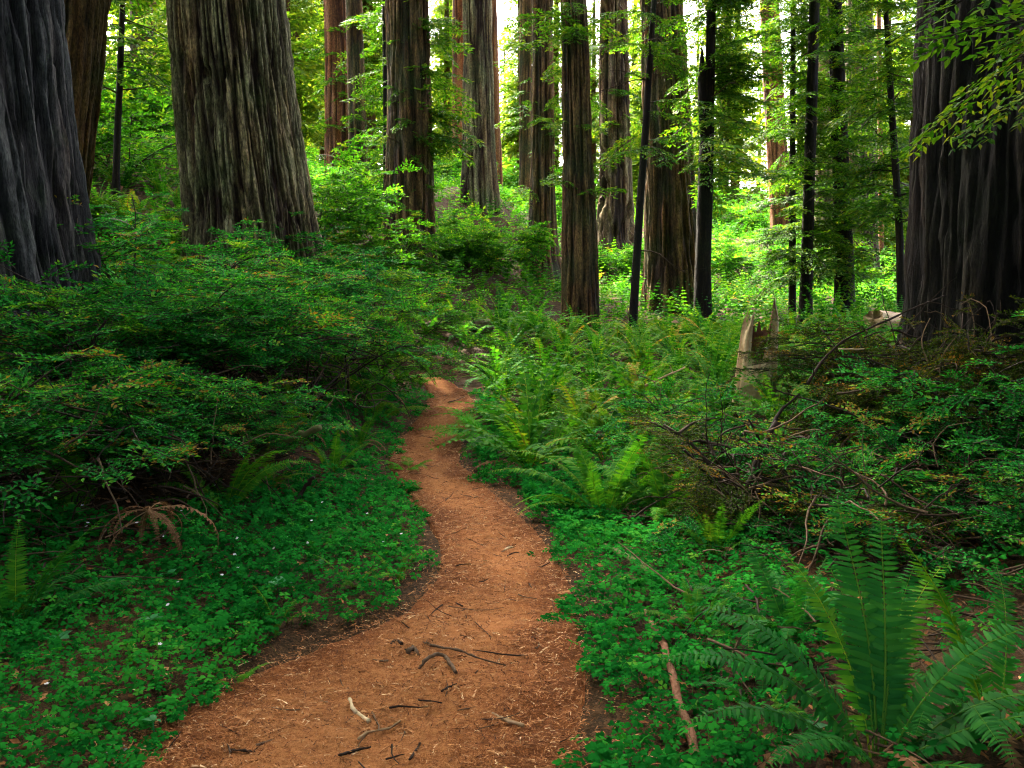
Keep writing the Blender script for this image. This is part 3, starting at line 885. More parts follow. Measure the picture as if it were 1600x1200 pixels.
# unseen trees added round the viewpoint to block low sky and sun
gs_ = Geo()
rs = np.random.default_rng(808)
wood_spots = [(-6.5, -3.5, 1.2), (6.2, -1.0, 1.2), (-10.5, 3.0, 1.2), (10.5, 4.5, 1.1), (4.5, -9.0, 1.2), (-4.0, -11.0, 1.2)]
for q_ in [(5.6, 1.0, .7), (6.6, 3.2, .7), (8.2, 5.6, .8), (5.2, -2.8, .8), (-6.2, 1.2, .75), (-8.0, 3.8, .8), (-12.2, 24.0, 2.0), (-17.0, 33.0, 2.0)]:  # added out of sight: low ones dim the sides, tall ones stop sun patches
    wood_spots.append(q_)
for i in range(22):
    a_ = math.radians(100 + 340 * 0 + i * 16.0 - 90 + 95)
    d_ = rs.uniform(13, 24)
    x_, y_ = d_ * math.cos(a_), d_ * math.sin(a_)
    if y_ > 6 and abs(x_) < .75 * y_ + 4:
        continue
    wood_spots.append((x_, y_, rs.uniform(.8, 1.2)))
for i, (x_, y_, k_) in enumerate(wood_spots):
    z_ = gz(x_, y_)
    tall = i < 6 or k_ > 1.5
    thin_ = .65 if k_ < .81 and i < 14 else 1
    n0 = gs_.n
    gs_.tube(np.array([[x_, y_, z_ - .5], [x_, y_, z_ + 8], [x_, y_, z_ + 20], [x_, y_, z_ + (44 if tall else 26)]]), np.array([.95, .8, .55, .1]) * (1 if tall else .4), 14, .5, 1)
    cg = crown_geo(820 + i, (15 if k_ > 1.5 else 11) if tall else 1.2, 44 if tall else 26, (5.0 if tall else 3.6) * thin_, 1.0, 50 if tall else 46, BOUGH_COARSE, ease=.85, tilt=(-.5, .15), thick=2.6)
    V, T, Q, A, tm, qm = cg.arrays()
    gs_.V.append(V + np.array([x_, y_, z_])); gs_.A.append(A); gs_.T.append(T + gs_.n); gs_.tm.append(tm); gs_.n += len(V)
    if len(Q):
        raise RuntimeError('unexpected quads')
o = obj('added_shade_trees', gs_.mesh('added_shade_trees', [M['conifer'], M['bark_brown']], shade=False), kind='stuff')
tag(o, 'unseen trees added round the viewpoint to block sky and sun')

# ------------------------------------------------------------------ far conifers beyond the crest
LAND = [(150, 'the brown redwood'), (370, 'the shaggy giant'), (540, 'the reddish clump'), (637, 'the mossy redwood'), (747, 'the pale grey redwood'), (848, 'the flared pillar'), (905, 'the olive redwood'),
        (960, 'the patchy redwood'), (1043, 'the stout redwood'), (1103, 'the forked conifer'), (1212, 'the sunlit-edged redwood'), (1312, 'the stoutest dark pole'), (1425, 'the dark giant')]
FARM = []
for s in range(3):
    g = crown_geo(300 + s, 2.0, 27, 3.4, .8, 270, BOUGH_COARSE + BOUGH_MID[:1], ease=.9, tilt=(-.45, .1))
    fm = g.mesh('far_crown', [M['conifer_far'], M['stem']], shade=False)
    gt = Geo(); gt.tube(np.array([[0, 0, -1.5], [0, 0, 8], [.1, 0, 18], [0, 0, 27]]), [.42, .34, .2, .04], 10, .5)
    FARM.append((fm, gt.mesh('far_trunk', [M['bark_brown']])))
far = []
spots = [(150, 62), (250, 70), (110, 52), (200, 85), (300, 60), (470, 55), (495, 75), (580, 60), (570, 90), (788, 110), (838, 105), (920, 95), (990, 80),
         (1085, 80), (1128, 62), (1245, 64), (1270, 90), (1330, 66), (1375, 60), (1400, 85), (1420, 56), (1480, 70), (460, 95), (30, 60), (866, 74), (925, 66), (1003, 72), (1146, 78), (1182, 100), (690, 100), (700, 62), (708, 74), (815, 72), (800, 100), (618, 70), (1305, 58), (240, 56), (512, 64)]
for i, (px, Y) in enumerate(spots):
    x = ray(px, 400)[0] * Y
    far.append((px, x, Y, i))
from collections import defaultdict
cells = defaultdict(list)
for f in far:
    k = sum(1 for L in LAND if L[0] < f[0])
    cells[k].append(f)
ORD = ['first', 'second', 'third', 'fourth', 'fifth', 'sixth', 'seventh', 'eighth', 'ninth', 'tenth', 'eleventh', 'twelfth', 'thirteenth', 'fourteenth', 'fifteenth', 'sixteenth']
for k, fs in cells.items():
    fs.sort()
    if k == 0:
        where = 'before ' + LAND[0][1]
    elif k == len(LAND):
        where = 'past ' + LAND[-1][1]
    else:
        where = 'between ' + LAND[k - 1][1] + ' and ' + LAND[k][1]
    for j, (px, x, Y, i) in enumerate(fs):
        lab = ('far hazy conifer ' + where) if len(fs) == 1 else (ORD[j] + ' far conifer from the left ' + where)
        ro = empty('far_conifer', (x, Y, gz(x, Y)), i * 1.3, .75 + .5 * ((i * 7) % 5) / 5)
        tag(ro, lab, 'tree', 'distant conifers beyond the slope')
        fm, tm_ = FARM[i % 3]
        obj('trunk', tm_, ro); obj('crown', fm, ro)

# ------------------------------------------------------------------ shrubs
def spray(seed, leaf, n_side=5, per=9, blunt=.42, fold=.12, wood=True):
    """one leafy twig, unit length along +Y, with side twigs; leaves set alternately"""
    r = np.random.default_rng(seed)
    g = Geo()
    P, D, L, A = [], [], [], []
    twigs = [(np.zeros(3), np.array([0, 1, .05]), 1.0)]
    for i in range(n_side):
        t = .15 + .7 * i / n_side + r.uniform(0, .08)
        sd = (-1) ** i
        an = r.uniform(.6, 1.0)
        twigs.append((np.array([0, t, .02]), np.array([sd * math.sin(an), math.cos(an), r.uniform(-.15, .25)]), (1.05 - t) * r.uniform(.55, .85)))
    for o, d, ln in twigs:
        c = o + d * ln * np.linspace(0, 1, 4)[:, None] + np.array([0, 0, -.12 * ln]) * (np.linspace(0, 1, 4) ** 2)[:, None]
        if wood:
            cc = c if ln == 1.0 else c[[0, 3]]
            g.tube(cc, np.linspace(.011, .004, len(cc)), 3, .45, 1, cap=False)
        n = max(3 if not wood else 4, int(per * ln * 1.6))
        for s in np.linspace(.1, 1, n):
            pt = o + d * ln * s + np.array([0, 0, -.12 * ln * s * s])
            for sd in ((-1, 1) if s < .97 else (0,)):
                side = np.array([d[1], -d[0], 0]) * sd
                dd = d * .55 + side * .85 + r.normal(0, .22, 3) + np.array([0, 0, .05])
                P.append(pt); D.append(dd); L.append(leaf * r.uniform(.7, 1.15)); A.append(r.uniform(.12, .70) + .22 * (s > .8))
    P, D, L, A = map(np.array, (P, D, L, A))
    F = frames(D, np.array([0, 0, 1.]) + r.normal(0, .4, (len(P), 3)))
    tv = np.array([[0, 0, 0], [blunt * .5, .42, fold], [0, 1, 0], [-blunt * .5, .42, fold], ])
    tpl = (tv, np.array([[0, 1, 2], [0, 2, 3]]), np.zeros((0, 4), int), np.zeros(4), np.zeros(2, int), np.zeros(0, int))
    g.stamp(tpl, P, F * L[:, None, None], A)
    return g.arrays()


SPR_H = [spray(s, .12, 5, 8, .46) for s in range(5)]                        # huckleberry
SPR_B = [spray(10 + s, .20, 4, 5, .5) for s in range(4)]          # broader leaves
SPR_L = [spray(30 + s, .26, 2, 3, .5, wood=False) for s in range(3)]
SPR_F = [spray(20 + s, .085, 6, 11, .38) for s in range(4)]       # fine, dense


def shrub_parts(seed, R, H, nst, nsp, tpls, slen, flat=.5, hollow=.35, droop=0.0, tangle=0, lop=(0, 0), stem_r=.018, dead=0.02, skirt=.08):
    """stems, foliage and tangle meshes of one shrub in its own frame"""
    r = np.random.default_rng(seed)
    gs, gf = Geo(), Geo()
    tips = []
    for i in range(nst):
        a = 2 * PI * i / nst + r.normal(0, .4)
        tilt = r.uniform(.15, .75)
        d = np.array([math.cos(a) * tilt + lop[0] * .5, math.sin(a) * tilt + lop[1] * .5, 1])
        L = H * r.uniform(.75, 1.1)
        c = curve((math.cos(a) * .06, math.sin(a) * .06, -.1), d, L, 10, (math.cos(a) * .7 + lop[0], math.sin(a) * .7 + lop[1], -.55), .13, r)
        gs.tube(c, np.linspace(stem_r, stem_r * .3, 10), 6, r.uniform(.3, .7))
        for k in range(5):
            j = r.integers(3, 9)
            aa = r.uniform(0, 2 * PI)
            d2 = np.array([math.cos(aa), math.sin(aa), r.uniform(.05, .6)])
            c2 = curve(c[j], d2, R * r.uniform(.45, .95), 7, (lop[0], lop[1], -.5), .12, r)
            gs.tube(c2, np.linspace(stem_r * .5, stem_r * .15, 7), 4, r.uniform(.3, .7), cap=False)
            tips += [c2[m] for m in range(2, 7)]
        tips += [c[m] for m in range(5, 10)]
    tips = np.array(tips)
    ii = r.integers(0, len(tips), nsp)
    P = tips[ii] + r.normal(0, .10 * R, (nsp, 3)) * np.array([1, 1, .6])
    # keep them off the ground and inside the outline
    out = P * np.array([1, 1, 0]); rad = np.linalg.norm(out, axis=1)
    P[:, 2] = np.where(P[:, 2] < skirt * H, (skirt + .5 * r.random(nsp)) * H, P[:, 2])
    P[:, 2] = np.clip(P[:, 2], .08 * H, H * 1.05)
    D = out / (rad[:, None] + 1e-6) + r.normal(0, .75, (nsp, 3)) * np.array([1, 1, .35])
    D[:, 2] = D[:, 2] * flat + (P[:, 2] / H - .55) * .5 - droop
    sl = slen * r.uniform(.65, 1.25, nsp)
    F = frames(D, np.array([0, 0, 1.]) + r.normal(0, .25, (nsp, 3))) * sl[:, None, None]
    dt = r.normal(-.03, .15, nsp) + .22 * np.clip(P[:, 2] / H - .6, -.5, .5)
    dd = r.random(nsp) < dead
    w = r.integers(0, len(tpls), nsp)
    for i, t in enumerate(tpls):
        s = w == i
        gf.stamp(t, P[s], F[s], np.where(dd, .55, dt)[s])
    gt = None
    if tangle:
        gt = Geo()
        for i in range(tangle):
            a = r.uniform(0, 2 * PI); q = R * math.sqrt(r.random()) * .95
            p = (math.cos(a) * q + lop[0] * .3, math.sin(a) * q + lop[1] * .3, r.uniform(.03, .62) * H)
            c = curve(p, r.normal(0, 1, 3) * np.array([1, 1, .6]), r.uniform(.25, .8), 7, (0, 0, -.5), .22, r)
            gt.tube(c, np.linspace(.006, .002, 7) * r.uniform(.7, 1.6), 4, r.uniform(.1, 1), cap=False)
    return gs, gf, gt


SHRUBS = []


def shrub(name, label, px, Y, R, H, leafm, tpls, slen, nst=7, nsp=260, seed=1, dz=0.0, group=None, **kw):
    x = ray(px, 480)[0] * Y
    root = empty(name, (x, Y, gz(x, Y) + dz))
    gs, gf, gt = shrub_parts(seed, R, H, nst, nsp, tpls, slen, **kw)
    obj('stem', gs.mesh('stem', [M['stem']]), root, 'stuff')
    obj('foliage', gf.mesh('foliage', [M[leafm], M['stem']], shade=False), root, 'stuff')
    if gt is not None:
        obj('dead_twigs', gt.mesh('dead_twigs', [M['twig']]), root, 'stuff')
    tag(root, label, 'shrub', group)
    SHRUBS.append(root)
    return root


def shrub_copy(src, label, px, Y, rz, s, dz=0.0):
    x = ray(px, 480)[0] * Y
    o = src.copy(); C.objects.link(o)
    o.location = (x, Y, gz(x, Y) + dz); o.rotation_euler = (0, 0, rz); o.scale = (s, s, s)
    o['label'] = label
    for ch in list(src.children):
        c = ch.copy(); C.objects.link(c); c.parent = o
    return o


GH = 'huckleberry bushes on the bank beside the path'
hs = 'huckleberry_shrub'
S1 = shrub(hs, 'layered huckleberry with pale new tips before the slate grey redwood', 165, 7.6, 1.2, 1.25, 'huckle', SPR_H, .38, 9, 360, 51, group=GH, tangle=110, skirt=.40)
S2 = shrub_copy(S1, 'wide huckleberry spreading flat sprays below the shaggy giant', 330, 8.6, 2.3, 1.05)
S3 = shrub(hs, 'huckleberry arching over the path bank with dry twigs underneath', 460, 9.6, 1.0, 1.75, 'huckle', SPR_H, .36, 9, 310, 53, group=GH, tangle=150, dead=.07, skirt=.42)
S4 = shrub(hs, 'tall huckleberry between the slate grey redwood and the shaggy giant', 225, 11.0, 1.6, 2.0, 'huckle', SPR_H, .44, 9, 420, 54, group=GH)
S5 = shrub(hs, 'fresh green huckleberry rising before the mossy dark redwood', 560, 13.3, 1.15, 2.15, 'bright', SPR_H, .46, 8, 400, 55, group=GH)
S6 = shrub(hs, 'shaded low huckleberry full of bare twigs at the picture edge', 60, 5.9, 1.0, .95, 'huckle', SPR_H, .34, 8, 330, 56, group=GH, tangle=200, skirt=.35, dead=.06)
S7 = shrub_copy(S6, 'low twiggy huckleberry above the hanging dead fronds', 235, 6.7, 1.9, .85)
S8 = shrub_copy(S2, 'huckleberry hugging the base of the shaggy giant', 430, 12.2, 2.1, .95)
S9 = shrub_copy(S1, 'huckleberry hugging the foot of the slate grey redwood', -10, 8.2, 1.2, .5)
S10 = shrub_copy(S3, 'sprawling huckleberry with dry twigs between fern and mossy branch', 395, 7.3, 3.4, .42)
S11 = shrub_copy(S4, 'huckleberry crowding the far side of the shaggy giant', 500, 15.5, .7, .95)

A1 = shrub(hs, 'airy bright sapling with layered sprays crossing the foot of the shaggy giant', 285, 9.6, .95, 2.0, 'bright', SPR_H, .40, 4, 120, 58, group=GH, stem_r=.014)
A2 = shrub_copy(A1, 'airy sapling with pale sprays leaning toward the path beneath the mossy redwood', 545, 11.5, 2.2, 1.05)
A3 = shrub_copy(A1, 'airy sapling rising between the shaggy giant and the path bank', 480, 11.0, 4.0, 1.0)
A4 = shrub_copy(A1, 'airy sapling with pale tips in front of the slate grey redwood', 75, 7.0, 5.0, .72)
GS = 'sunlit shrubs up the slope'
ss = 'slope_shrub'
T1 = shrub(ss, 'yellow-green shrub under the thin young conifer', 200, 20, 2.2, 2.3, 'bright', SPR_B, .55, 8, 300, 61, group=GS)
shrub_copy(T1, 'yellow-green shrub at the foot of the distant redwood beside the giant', 270, 27, 1.0, 1.1)
shrub_copy(T1, 'yellow-green shrub behind the fluted brown redwood', 130, 25, 2.4, 1.05)
shrub_copy(T1, 'yellow-green shrub highest on the slope beside the shaggy giant', 235, 37, 4.0, 1.2)
T2 = shrub(ss, 'lit shrub between the shaggy giant and the reddish redwood', 492, 21, 1.6, 2.3, 'bright', SPR_B, .50, 8, 280, 62, group=GS)
shrub_copy(T2, 'lit shrub at the foot of the reddish redwood clump', 545, 27, 1.0, 1.0)
shrub_copy(T2, 'dark green shrub wrapped round the foot of the mossy dark redwood', 620, 21.5, 2.0, .8)
T3 = shrub('rhododendron_shrub', 'glossy rhododendron hiding the foot of the pale grey redwood', 768, 27, 1.7, 2.4, 'bright', SPR_B, .50, 9, 420, 63, group=GS)
shrub_copy(T3, 'smaller rhododendron just below the bigger one on the slope', 715, 25.5, 2.0, .65)
shrub_copy(T3, 'round leafy shrub at the foot of the patchy redwood', 968, 32, 3.0, .62)
shrub_copy(T3, 'shrub filling the gap behind the flared pillar redwood', 880, 38, 1.5, .95)
T4 = shrub('sunlit_shrub', 'brightly sunlit shrub glowing yellow beside the forked conifer', 1165, 33, 2.3, 2.9, 'bright', SPR_B, .60, 9, 420, 64, group=GS)
shrub_copy(T4, 'sunlit shrub between the thinnest and middle dark poles', 1275, 36, 1.1, .75)
shrub_copy(T4, 'sunlit shrub low beside the stoutest dark pole', 1385, 36, 2.6, .75)
shrub_copy(T4, 'sunlit shrub behind the stout redwood on the crest', 1120, 48, .5, 1.1)
shrub_copy(T4, 'hazy shrub on the crest between the two pale grey redwoods', 800, 52, 1.9, 1.0)
shrub_copy(T4, 'hazy shrub on the crest beside the orange-brown far redwood', 695, 46, 2.9, 1.0)

GR = 'shrubs on the flat beside the snag'
R1 = shrub('brownish_shrub', 'big dark brownish shrub sprawling over a bare trunk beside the snag', 1425, 8.4, .95, 1.4, 'huckle_dark', SPR_F, .36, 9, 520, 71, dz=.22, group=GR, tangle=120, hollow=.2, dead=.12)
R2 = shrub_copy(R1, 'dark brownish shrub leaning against the dark giant redwood', 1468, 8.3, 2.4, 1.1)
R2.scale = (.85, .85, 1.38)
R3 = shrub(hs, 'sparse yellowing huckleberry before the splintered snag', 1105, 8.0, .65, .95, 'huckle', SPR_H, .30, 8, 250, 73, group=GR, tangle=60, dead=.14)
R4 = shrub(hs, 'green huckleberry spray in front of the dark giant trunk', 1590, 6.8, .6, 2.25, 'huckle', SPR_H, .34, 6, 190, 74, group=GR)
R5 = shrub(hs, 'dense green huckleberry under the dark giant redwood', 1560, 7.4, .9, 1.05, 'huckle', SPR_H, .34, 8, 420, 75, group=GR, tangle=30)
R6 = shrub(hs, 'twiggy huckleberry with dead stems behind the biggest fern', 1330, 6.0, .95, .80, 'huckle', SPR_H, .30, 8, 300, 76, group=GR, tangle=240, dead=.2)
R7 = shrub_copy(R6, 'twiggy huckleberry at the edge above the mossy branch', 1540, 6.2, 2.0, 1.0)
R8 = shrub('brownish_shrub', 'dark twiggy shrub on a thick bundle of stems near the sorrel', 1180, 6.4, .5, 1.2, 'huckle_dark', SPR_F, .28, 6, 260, 77, group=GR, tangle=90, dead=.12, stem_r=.03)
R9 = shrub_copy(R3, 'light green huckleberry in the ferns beyond the brownish shrub', 1420, 12.5, 4.4, 1.1)
R10 = shrub_copy(R5, 'low green huckleberry between snag and brownish shrub', 1310, 11.5, 2.2, .75)

# ------------------------------------------------------------------ ferns
def frond_tpl(seed, pairs=30, width=.105, lift=1.15, bend=1.5, blades=2, curl=.0, kind='sword', dead=0.0, rachis=True):
    """one frond of unit length leaving the origin along +Y; lift = start angle, bend = how far it arches over"""
    r = np.random.default_rng(seed)
    g = Geo()
    m = 16
    t = np.linspace(0, 1, m)
    ang = lift - bend * t ** 1.3
    ds = 1 / (m - 1)
    y = np.concatenate([[0], np.cumsum(np.cos(ang[:-1]) * ds)]); z = np.concatenate([[0], np.cumsum(np.sin(ang[:-1]) * ds)])
    x = .06 * np.sin(t * 2.2 + seed) * t
    ax = np.stack([x, y, z], -1)
    if rachis:
        g.tube(ax[::2], np.linspace(.006, .0015, len(ax[::2])), 3, .80 + dead, 0, cap=False)
    tt = np.linspace(.14 if kind == 'sword' else .22, .985, pairs)
    P, D, U, L, A = [], [], [], [], []
    for i, s in enumerate(tt):
        p = np.array([np.interp(s, t, ax[:, k]) for k in range(3)])
        an = lift - bend * s ** 1.3
        fw = np.array([0, math.cos(an), math.sin(an)]); nm = np.array([0, -math.sin(an), math.cos(an)])
        if kind == 'sword':
            ln = width * min(1, .55 + (s - .1) * 3.2) * max(.06, 1 - s ** 4.0) ** .8
        else:
            ln = width * max(.05, (1 - s)) ** .75 * min(1, .5 + (s - .2) * 3)
        for sd in (-1, 1):
            if r.random() < .03:
                continue
            d = np.array([sd, 0, 0]) + fw * (.28 if kind == 'sword' else .45) + nm * r.uniform(-.30, .10) + r.normal(0, .05, 3)
            P.append(p); D.append(d); U.append(nm + r.normal(0, .15, 3)); L.append(ln * r.uniform(.88, 1.1)); A.append(r.uniform(.2, .55) + 1.5 * max(0, s - .82) + dead)
    P, D, U, L, A = map(np.array, (P, D, U, L, A))
    F = frames(D, U)
    Z4 = np.zeros((0, 4), int)
    if kind == 'sword':
        wd = .5 * (1 / pairs) * (.9 if blades > 2 else 1.15) / width          # half width of a pinna so neighbours nearly touch
        wd = min(max(wd, .055), .36)
        if blades == 2:
            tv = np.array([[0, 0, 0], [wd, .25, .02], [0, 1, -.10], [-wd, .25, .02]])
            tr = np.array([[0, 1, 2], [0, 2, 3]])
        else:
            tv = np.array([[0, 0, 0], [wd, .12, .0], [wd * .85, .6, -.02], [0, 1, -.12], [-wd * .85, .6, -.02], [-wd, .12, .0], [0, .5, .03]])
            tr = np.array([[0, 1, 6], [1, 2, 6], [2, 3, 6], [3, 4, 6], [4, 5, 6], [5, 0, 6]])
        g.stamp((tv, tr, Z4, np.zeros(len(tv)), np.zeros(len(tr), int), np.zeros(0, int)), P, F * L[:, None, None], A)
    else:
        # lady fern: each pinna carries small pinnules
        tv, tr = [], []
        k = 7 if blades > 2 else 4
        for q in range(k):
            s = .08 + .88 * q / k
            h = .20 * (1 - s) ** .7 + .03
            for sd in (-1, 1):
                n0 = len(tv)
                tv += [[0, s, 0], [sd * h * .6, s + .02, .01], [sd * h, s + .10, -.02], [sd * h * .35, s + .13, .01]]
                tr += [[n0, n0 + 1, n0 + 2], [n0, n0 + 2, n0 + 3]]
        tv = np.array(tv, float); tr = np.array(tr)
        g.stamp((tv, tr, Z4, np.zeros(len(tv)), np.zeros(len(tr), int), np.zeros(0, int)), P, F * L[:, None, None], A)
    return g


NEARF = [frond_tpl(400 + i, 40, .10, lf, bd, 6) for i, (lf, bd) in enumerate([(1.35, 1.0), (1.2, 1.5), (1.0, 1.5), (.8, 1.3), (1.1, 2.2), (1.3, .6)])]
MIDF = [frond_tpl(420 + i, 18, .078, lf, bd, 2) for i, (lf, bd) in enumerate([(1.42, .9), (1.3, 1.5), (1.1, 1.6), (.9, 1.5), (1.3, 2.2)])]
LADYF = [frond_tpl(440 + i, 18, .26, lf, bd, 3, kind='lady') for i, (lf, bd) in enumerate([(1.0, 1.2), (.8, 1.3), (.6, 1.0), (.9, 1.7)])]
DEADF = [frond_tpl(460 + i, 20, .07, lf, bd, 2, dead=.1) for i, (lf, bd) in enumerate([(.3, 1.9), (.6, 2.4), (.1, 1.2)])]
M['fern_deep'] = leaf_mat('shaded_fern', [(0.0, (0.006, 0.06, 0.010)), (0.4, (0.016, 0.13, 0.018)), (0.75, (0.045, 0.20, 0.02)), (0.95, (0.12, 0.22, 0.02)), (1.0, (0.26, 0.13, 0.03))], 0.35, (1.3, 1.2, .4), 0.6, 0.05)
FR_MESH = {}
for m_ in ('fern', 'fern_gold', 'fern_deep'):
    FR_MESH[m_] = [g.mesh('frond', [M[m_]], shade=False) for g in NEARF]
FR_MESH['ladyfern'] = [g.mesh('frond', [M['ladyfern']], shade=False) for g in LADYF]
FR_MESH['deadfern'] = [g.mesh('frond', [M['deadfern']], shade=False) for g in DEADF]


def fern_near(name, label, loc, L, n, key='fern', seed=0, dead=2, specs=None, group='ferns near the path'):
    """a fern whose fronds are parts; specs: (azimuth, length, variant) given by hand"""
    r = np.random.default_rng(seed)
    root = empty(name, loc)
    tag(root, label, 'fern', group)
    if specs is None:
        specs = [(2 * PI * i / n + r.normal(0, .25), L * r.uniform(.7, 1.12), int(r.integers(0, len(FR_MESH[key])))) for i in range(n)]
    for a, l_, v in specs:
        kk = 'fern_gold' if key == 'fern' and r.random() < .16 else ('fern' if key == 'fern_deep' and r.random() < .2 else key)
        o = obj('frond', FR_MESH[kk][v % len(FR_MESH[kk])], root)
        o.rotation_euler = (r.normal(0, .09), r.normal(0, .22), a - PI / 2)
        o.scale = (l_, l_, l_)
        o.location = (math.cos(a) * .03, math.sin(a) * .03, .0)
    for i in range(dead):
        o = obj('dead_frond', FR_MESH['deadfern'][i % 3], root)
        a = r.uniform(0, 2 * PI)
        o.rotation_euler = (0, 0, a); s = L * r.uniform(.55, .85); o.scale = (s, s, s)
        o.location = (0, 0, .06)
    return root


FERN_PTS = []


def fn(px, py, *a, **k):
    p = ground_px(px, py)
    FERN_PTS.append((p[0], p[1]))
    return p


def fern_at(px, py, label, L, n=14, key='fern', seed=0, name='sword_fern', **kw):
    p = ground_px(px, py)
    FERN_PTS.append((p[0], p[1], L))
    return fern_near(name, label, (p[0], p[1], p[2] - .02), L, n, key, seed, **kw)


# the big fern of the near corner: fronds set by hand (azimuth 0 = to the right, 90 = away)
dg = math.radians
fern_at(1375, 1195, 'biggest sword fern with tall upright fronds in the near corner', .95, specs=[
    (dg(95), 1.05, 5), (dg(75), .98, 5), (dg(60), .85, 0), (dg(128), .92, 0), (dg(150), .95, 1), (dg(172), .95, 2), (dg(185), .8, 3), (dg(20), .9, 1), (dg(2), .95, 2), (dg(-15), .9, 3), (dg(40), .9, 0), (dg(110), .8, 0), (dg(-50), .7, 3), (dg(215), .7, 2)], key='fern_deep', seed=1, dead=6)
fern_at(1560, 1150, 'sword fern at the very corner with fronds reaching over the dead twigs', .8, 12, 'fern_deep', 2)
fern_at(1090, 985, 'small upright sword fern between the red stick and the shrub stems', .42, 9, seed=3)
fern_at(945, 812, 'bright upright sword fern at the edge of the sorrel, first of a pair', 1.0, 15, 'fern', 4)
fern_at(1045, 815, 'sword fern beside the dark stems, second of a pair above the sorrel', .95, 15, 'fern', 5)
fern_at(1240, 1010, 'sword fern with arching fronds behind the biggest fern', .6, 10, 'fern_deep', 6)
fern_at(1190, 1120, 'dim low sword fern tucked beside the biggest fern', .45, 8, 'fern_deep', 7)
fern_at(350, 800, 'sword fern under the huckleberry above the left sorrel carpet', .75, 11, seed=8)
fern_at(20, 985, 'dark sword fern drooping in from the edge above the sorrel', .7, 10, 'fern_deep', 9)
fern_at(435, 975, 'small lime green sword fern with few fronds in the sorrel', .33, 5, 'fern_gold', 10, dead=0)
fern_at(550, 915, 'small yellow-green sword fern beside the path bulge', .34, 6, 'fern_gold', 11, dead=0)
fern_at(620, 905, 'tiny bright fern hugging the path edge at its bulge', .27, 5, 'fern_gold', 12, dead=0)
fern_at(365, 1065, 'tiny green fern at the sorrel edge by the near path', .17, 6, 'ladyfern', 13, name='lady_fern', dead=0)
fern_at(470, 690, 'sword fern glowing under the arching huckleberry bank', .7, 12, seed=14)
fern_at(590, 655, 'dark drooping sword fern on the bank above the path bend', .8, 13, seed=15)
fern_at(540, 620, 'sword fern at the shrub foot high on the path bank', .8, 13, seed=16)
fern_at(655, 600, 'low fern where the path slips out of sight', .55, 12, 'ladyfern', 17, name='lady_fern', dead=0)
fern_at(770, 700, 'fresh lady fern spilling over the path at its bend', 1.0, 15, 'ladyfern', 18, name='lady_fern', dead=0)
fern_at(800, 670, 'bright lady fern just uphill of the one spilling on the path', .95, 14, 'ladyfern', 19, name='lady_fern', dead=0)
fern_at(740, 585, 'lady fern above the crumbling far path edge', .55, 10, 'ladyfern', 20, name='lady_fern', dead=0)
fern_at(860, 720, 'sword fern behind the lady fern with arched pale frond', .75, 12, 'fern', 21)
fern_at(905, 700, 'yellowing sword fern with brown tips above the pair of ferns', .75, 13, 'fern_gold', 22)
fern_at(960, 690, 'sword fern with rusty fronds before the sparse huckleberry', .75, 12, 'fern_gold', 23)
fern_at(1010, 760, 'sword fern beside the sparse yellowing huckleberry', .7, 12, 'fern', 24)
fern_at(640, 735, 'lime fern on the path edge below the bank', .4, 8, 'ladyfern', 25, name='lady_fern', dead=0)
fern_at(1120, 870, 'half hidden fern at the foot of the dark stem bundle', .5, 9, 'fern', 26)
fern_at(120, 800, 'dark fern deep under the shaded twiggy huckleberry', .65, 10, 'fern', 27)
for i, (px, py, L_, lb) in enumerate([(250, 745, .55, 'dim fern beneath the low twiggy huckleberry'), (60, 740, .55, 'fern in the dark hollow at the picture edge'), (415, 770, .5, 'light fern at the top of the sorrel below the mossy branch'),
                                     (520, 740, .5, 'fern on the open bank between the mossy branch and the path'), (560, 700, .55, 'fern halfway up the open path bank'), (440, 640, .7, 'upright fern showing through the bank shrub stems'),
                                     (330, 700, .6, 'fern glimpsed between bank shrub stems'), (180, 690, .6, 'fern glimpsed under the layered huckleberry')]):
    fern_at(px, py, lb, L_, 11, ['fern', 'fern', 'fern_gold'][i % 3], 40 + i)
# the dead fronds that hang above the sorrel
pdz = ground_px(235, 880)
dfr = empty('dead_fern', (pdz[0], pdz[1], pdz[2] + .33))
tag(dfr, 'clump of hanging rust-brown dead fronds above the sorrel', 'dead fern')
for i in range(13):
    o = obj('dead_frond', FR_MESH['deadfern'][[1, 1, 0][i % 3]], dfr)
    o.rotation_euler = (-.35 - .2 * (i % 3), .1 * (i % 2), -2.6 + i * .42)
    s = .36 + .09 * (i % 4); o.scale = (s, s, s)

# the ferns on the slope: single meshes, placed over the whole hillside
def fern_mesh(seed, key, n, dead=2):
    r = np.random.default_rng(seed)
    g = Geo()
    arr = [f.arrays() for f in MIDF]
    darr = [f.arrays() for f in DEADF]
    for i in range(n):
        a = 2 * PI * i / n + r.normal(0, .3)
        s = r.uniform(.65, 1.12)
        R_ = np.array(Matrix.Rotation(a, 3, 'Z') @ Matrix.Rotation(r.normal(0, .12), 3, 'Y') @ Matrix.Rotation(r.normal(0, .1), 3, 'X')) * s
        g.stamp(arr[int(r.integers(0, 5))], np.zeros((1, 3)), R_[None], [r.normal(-.02, .19)])
    for i in range(dead):
        R_ = np.array(Matrix.Rotation(r.uniform(0, 6.28), 3, 'Z')) * r.uniform(.5, .8)
        g.stamp(darr[i % 3], np.array([[0, 0, .05]]), R_[None], [.0], mat=1)
    return g


VARI = [('fern', 'green'), ('fern', 'dark green'), ('fern_gold', 'yellowing'), ('fern', 'bushy green')]
FG = [fern_mesh(500 + i, VARI[i][0], [14, 12, 14, 18][i], [1, 0, 4, 2][i]) for i in range(4)]
FMESH = [FG[i].mesh('fern', [M[VARI[i][0]], M['deadfern']], shade=False) for i in range(4)]

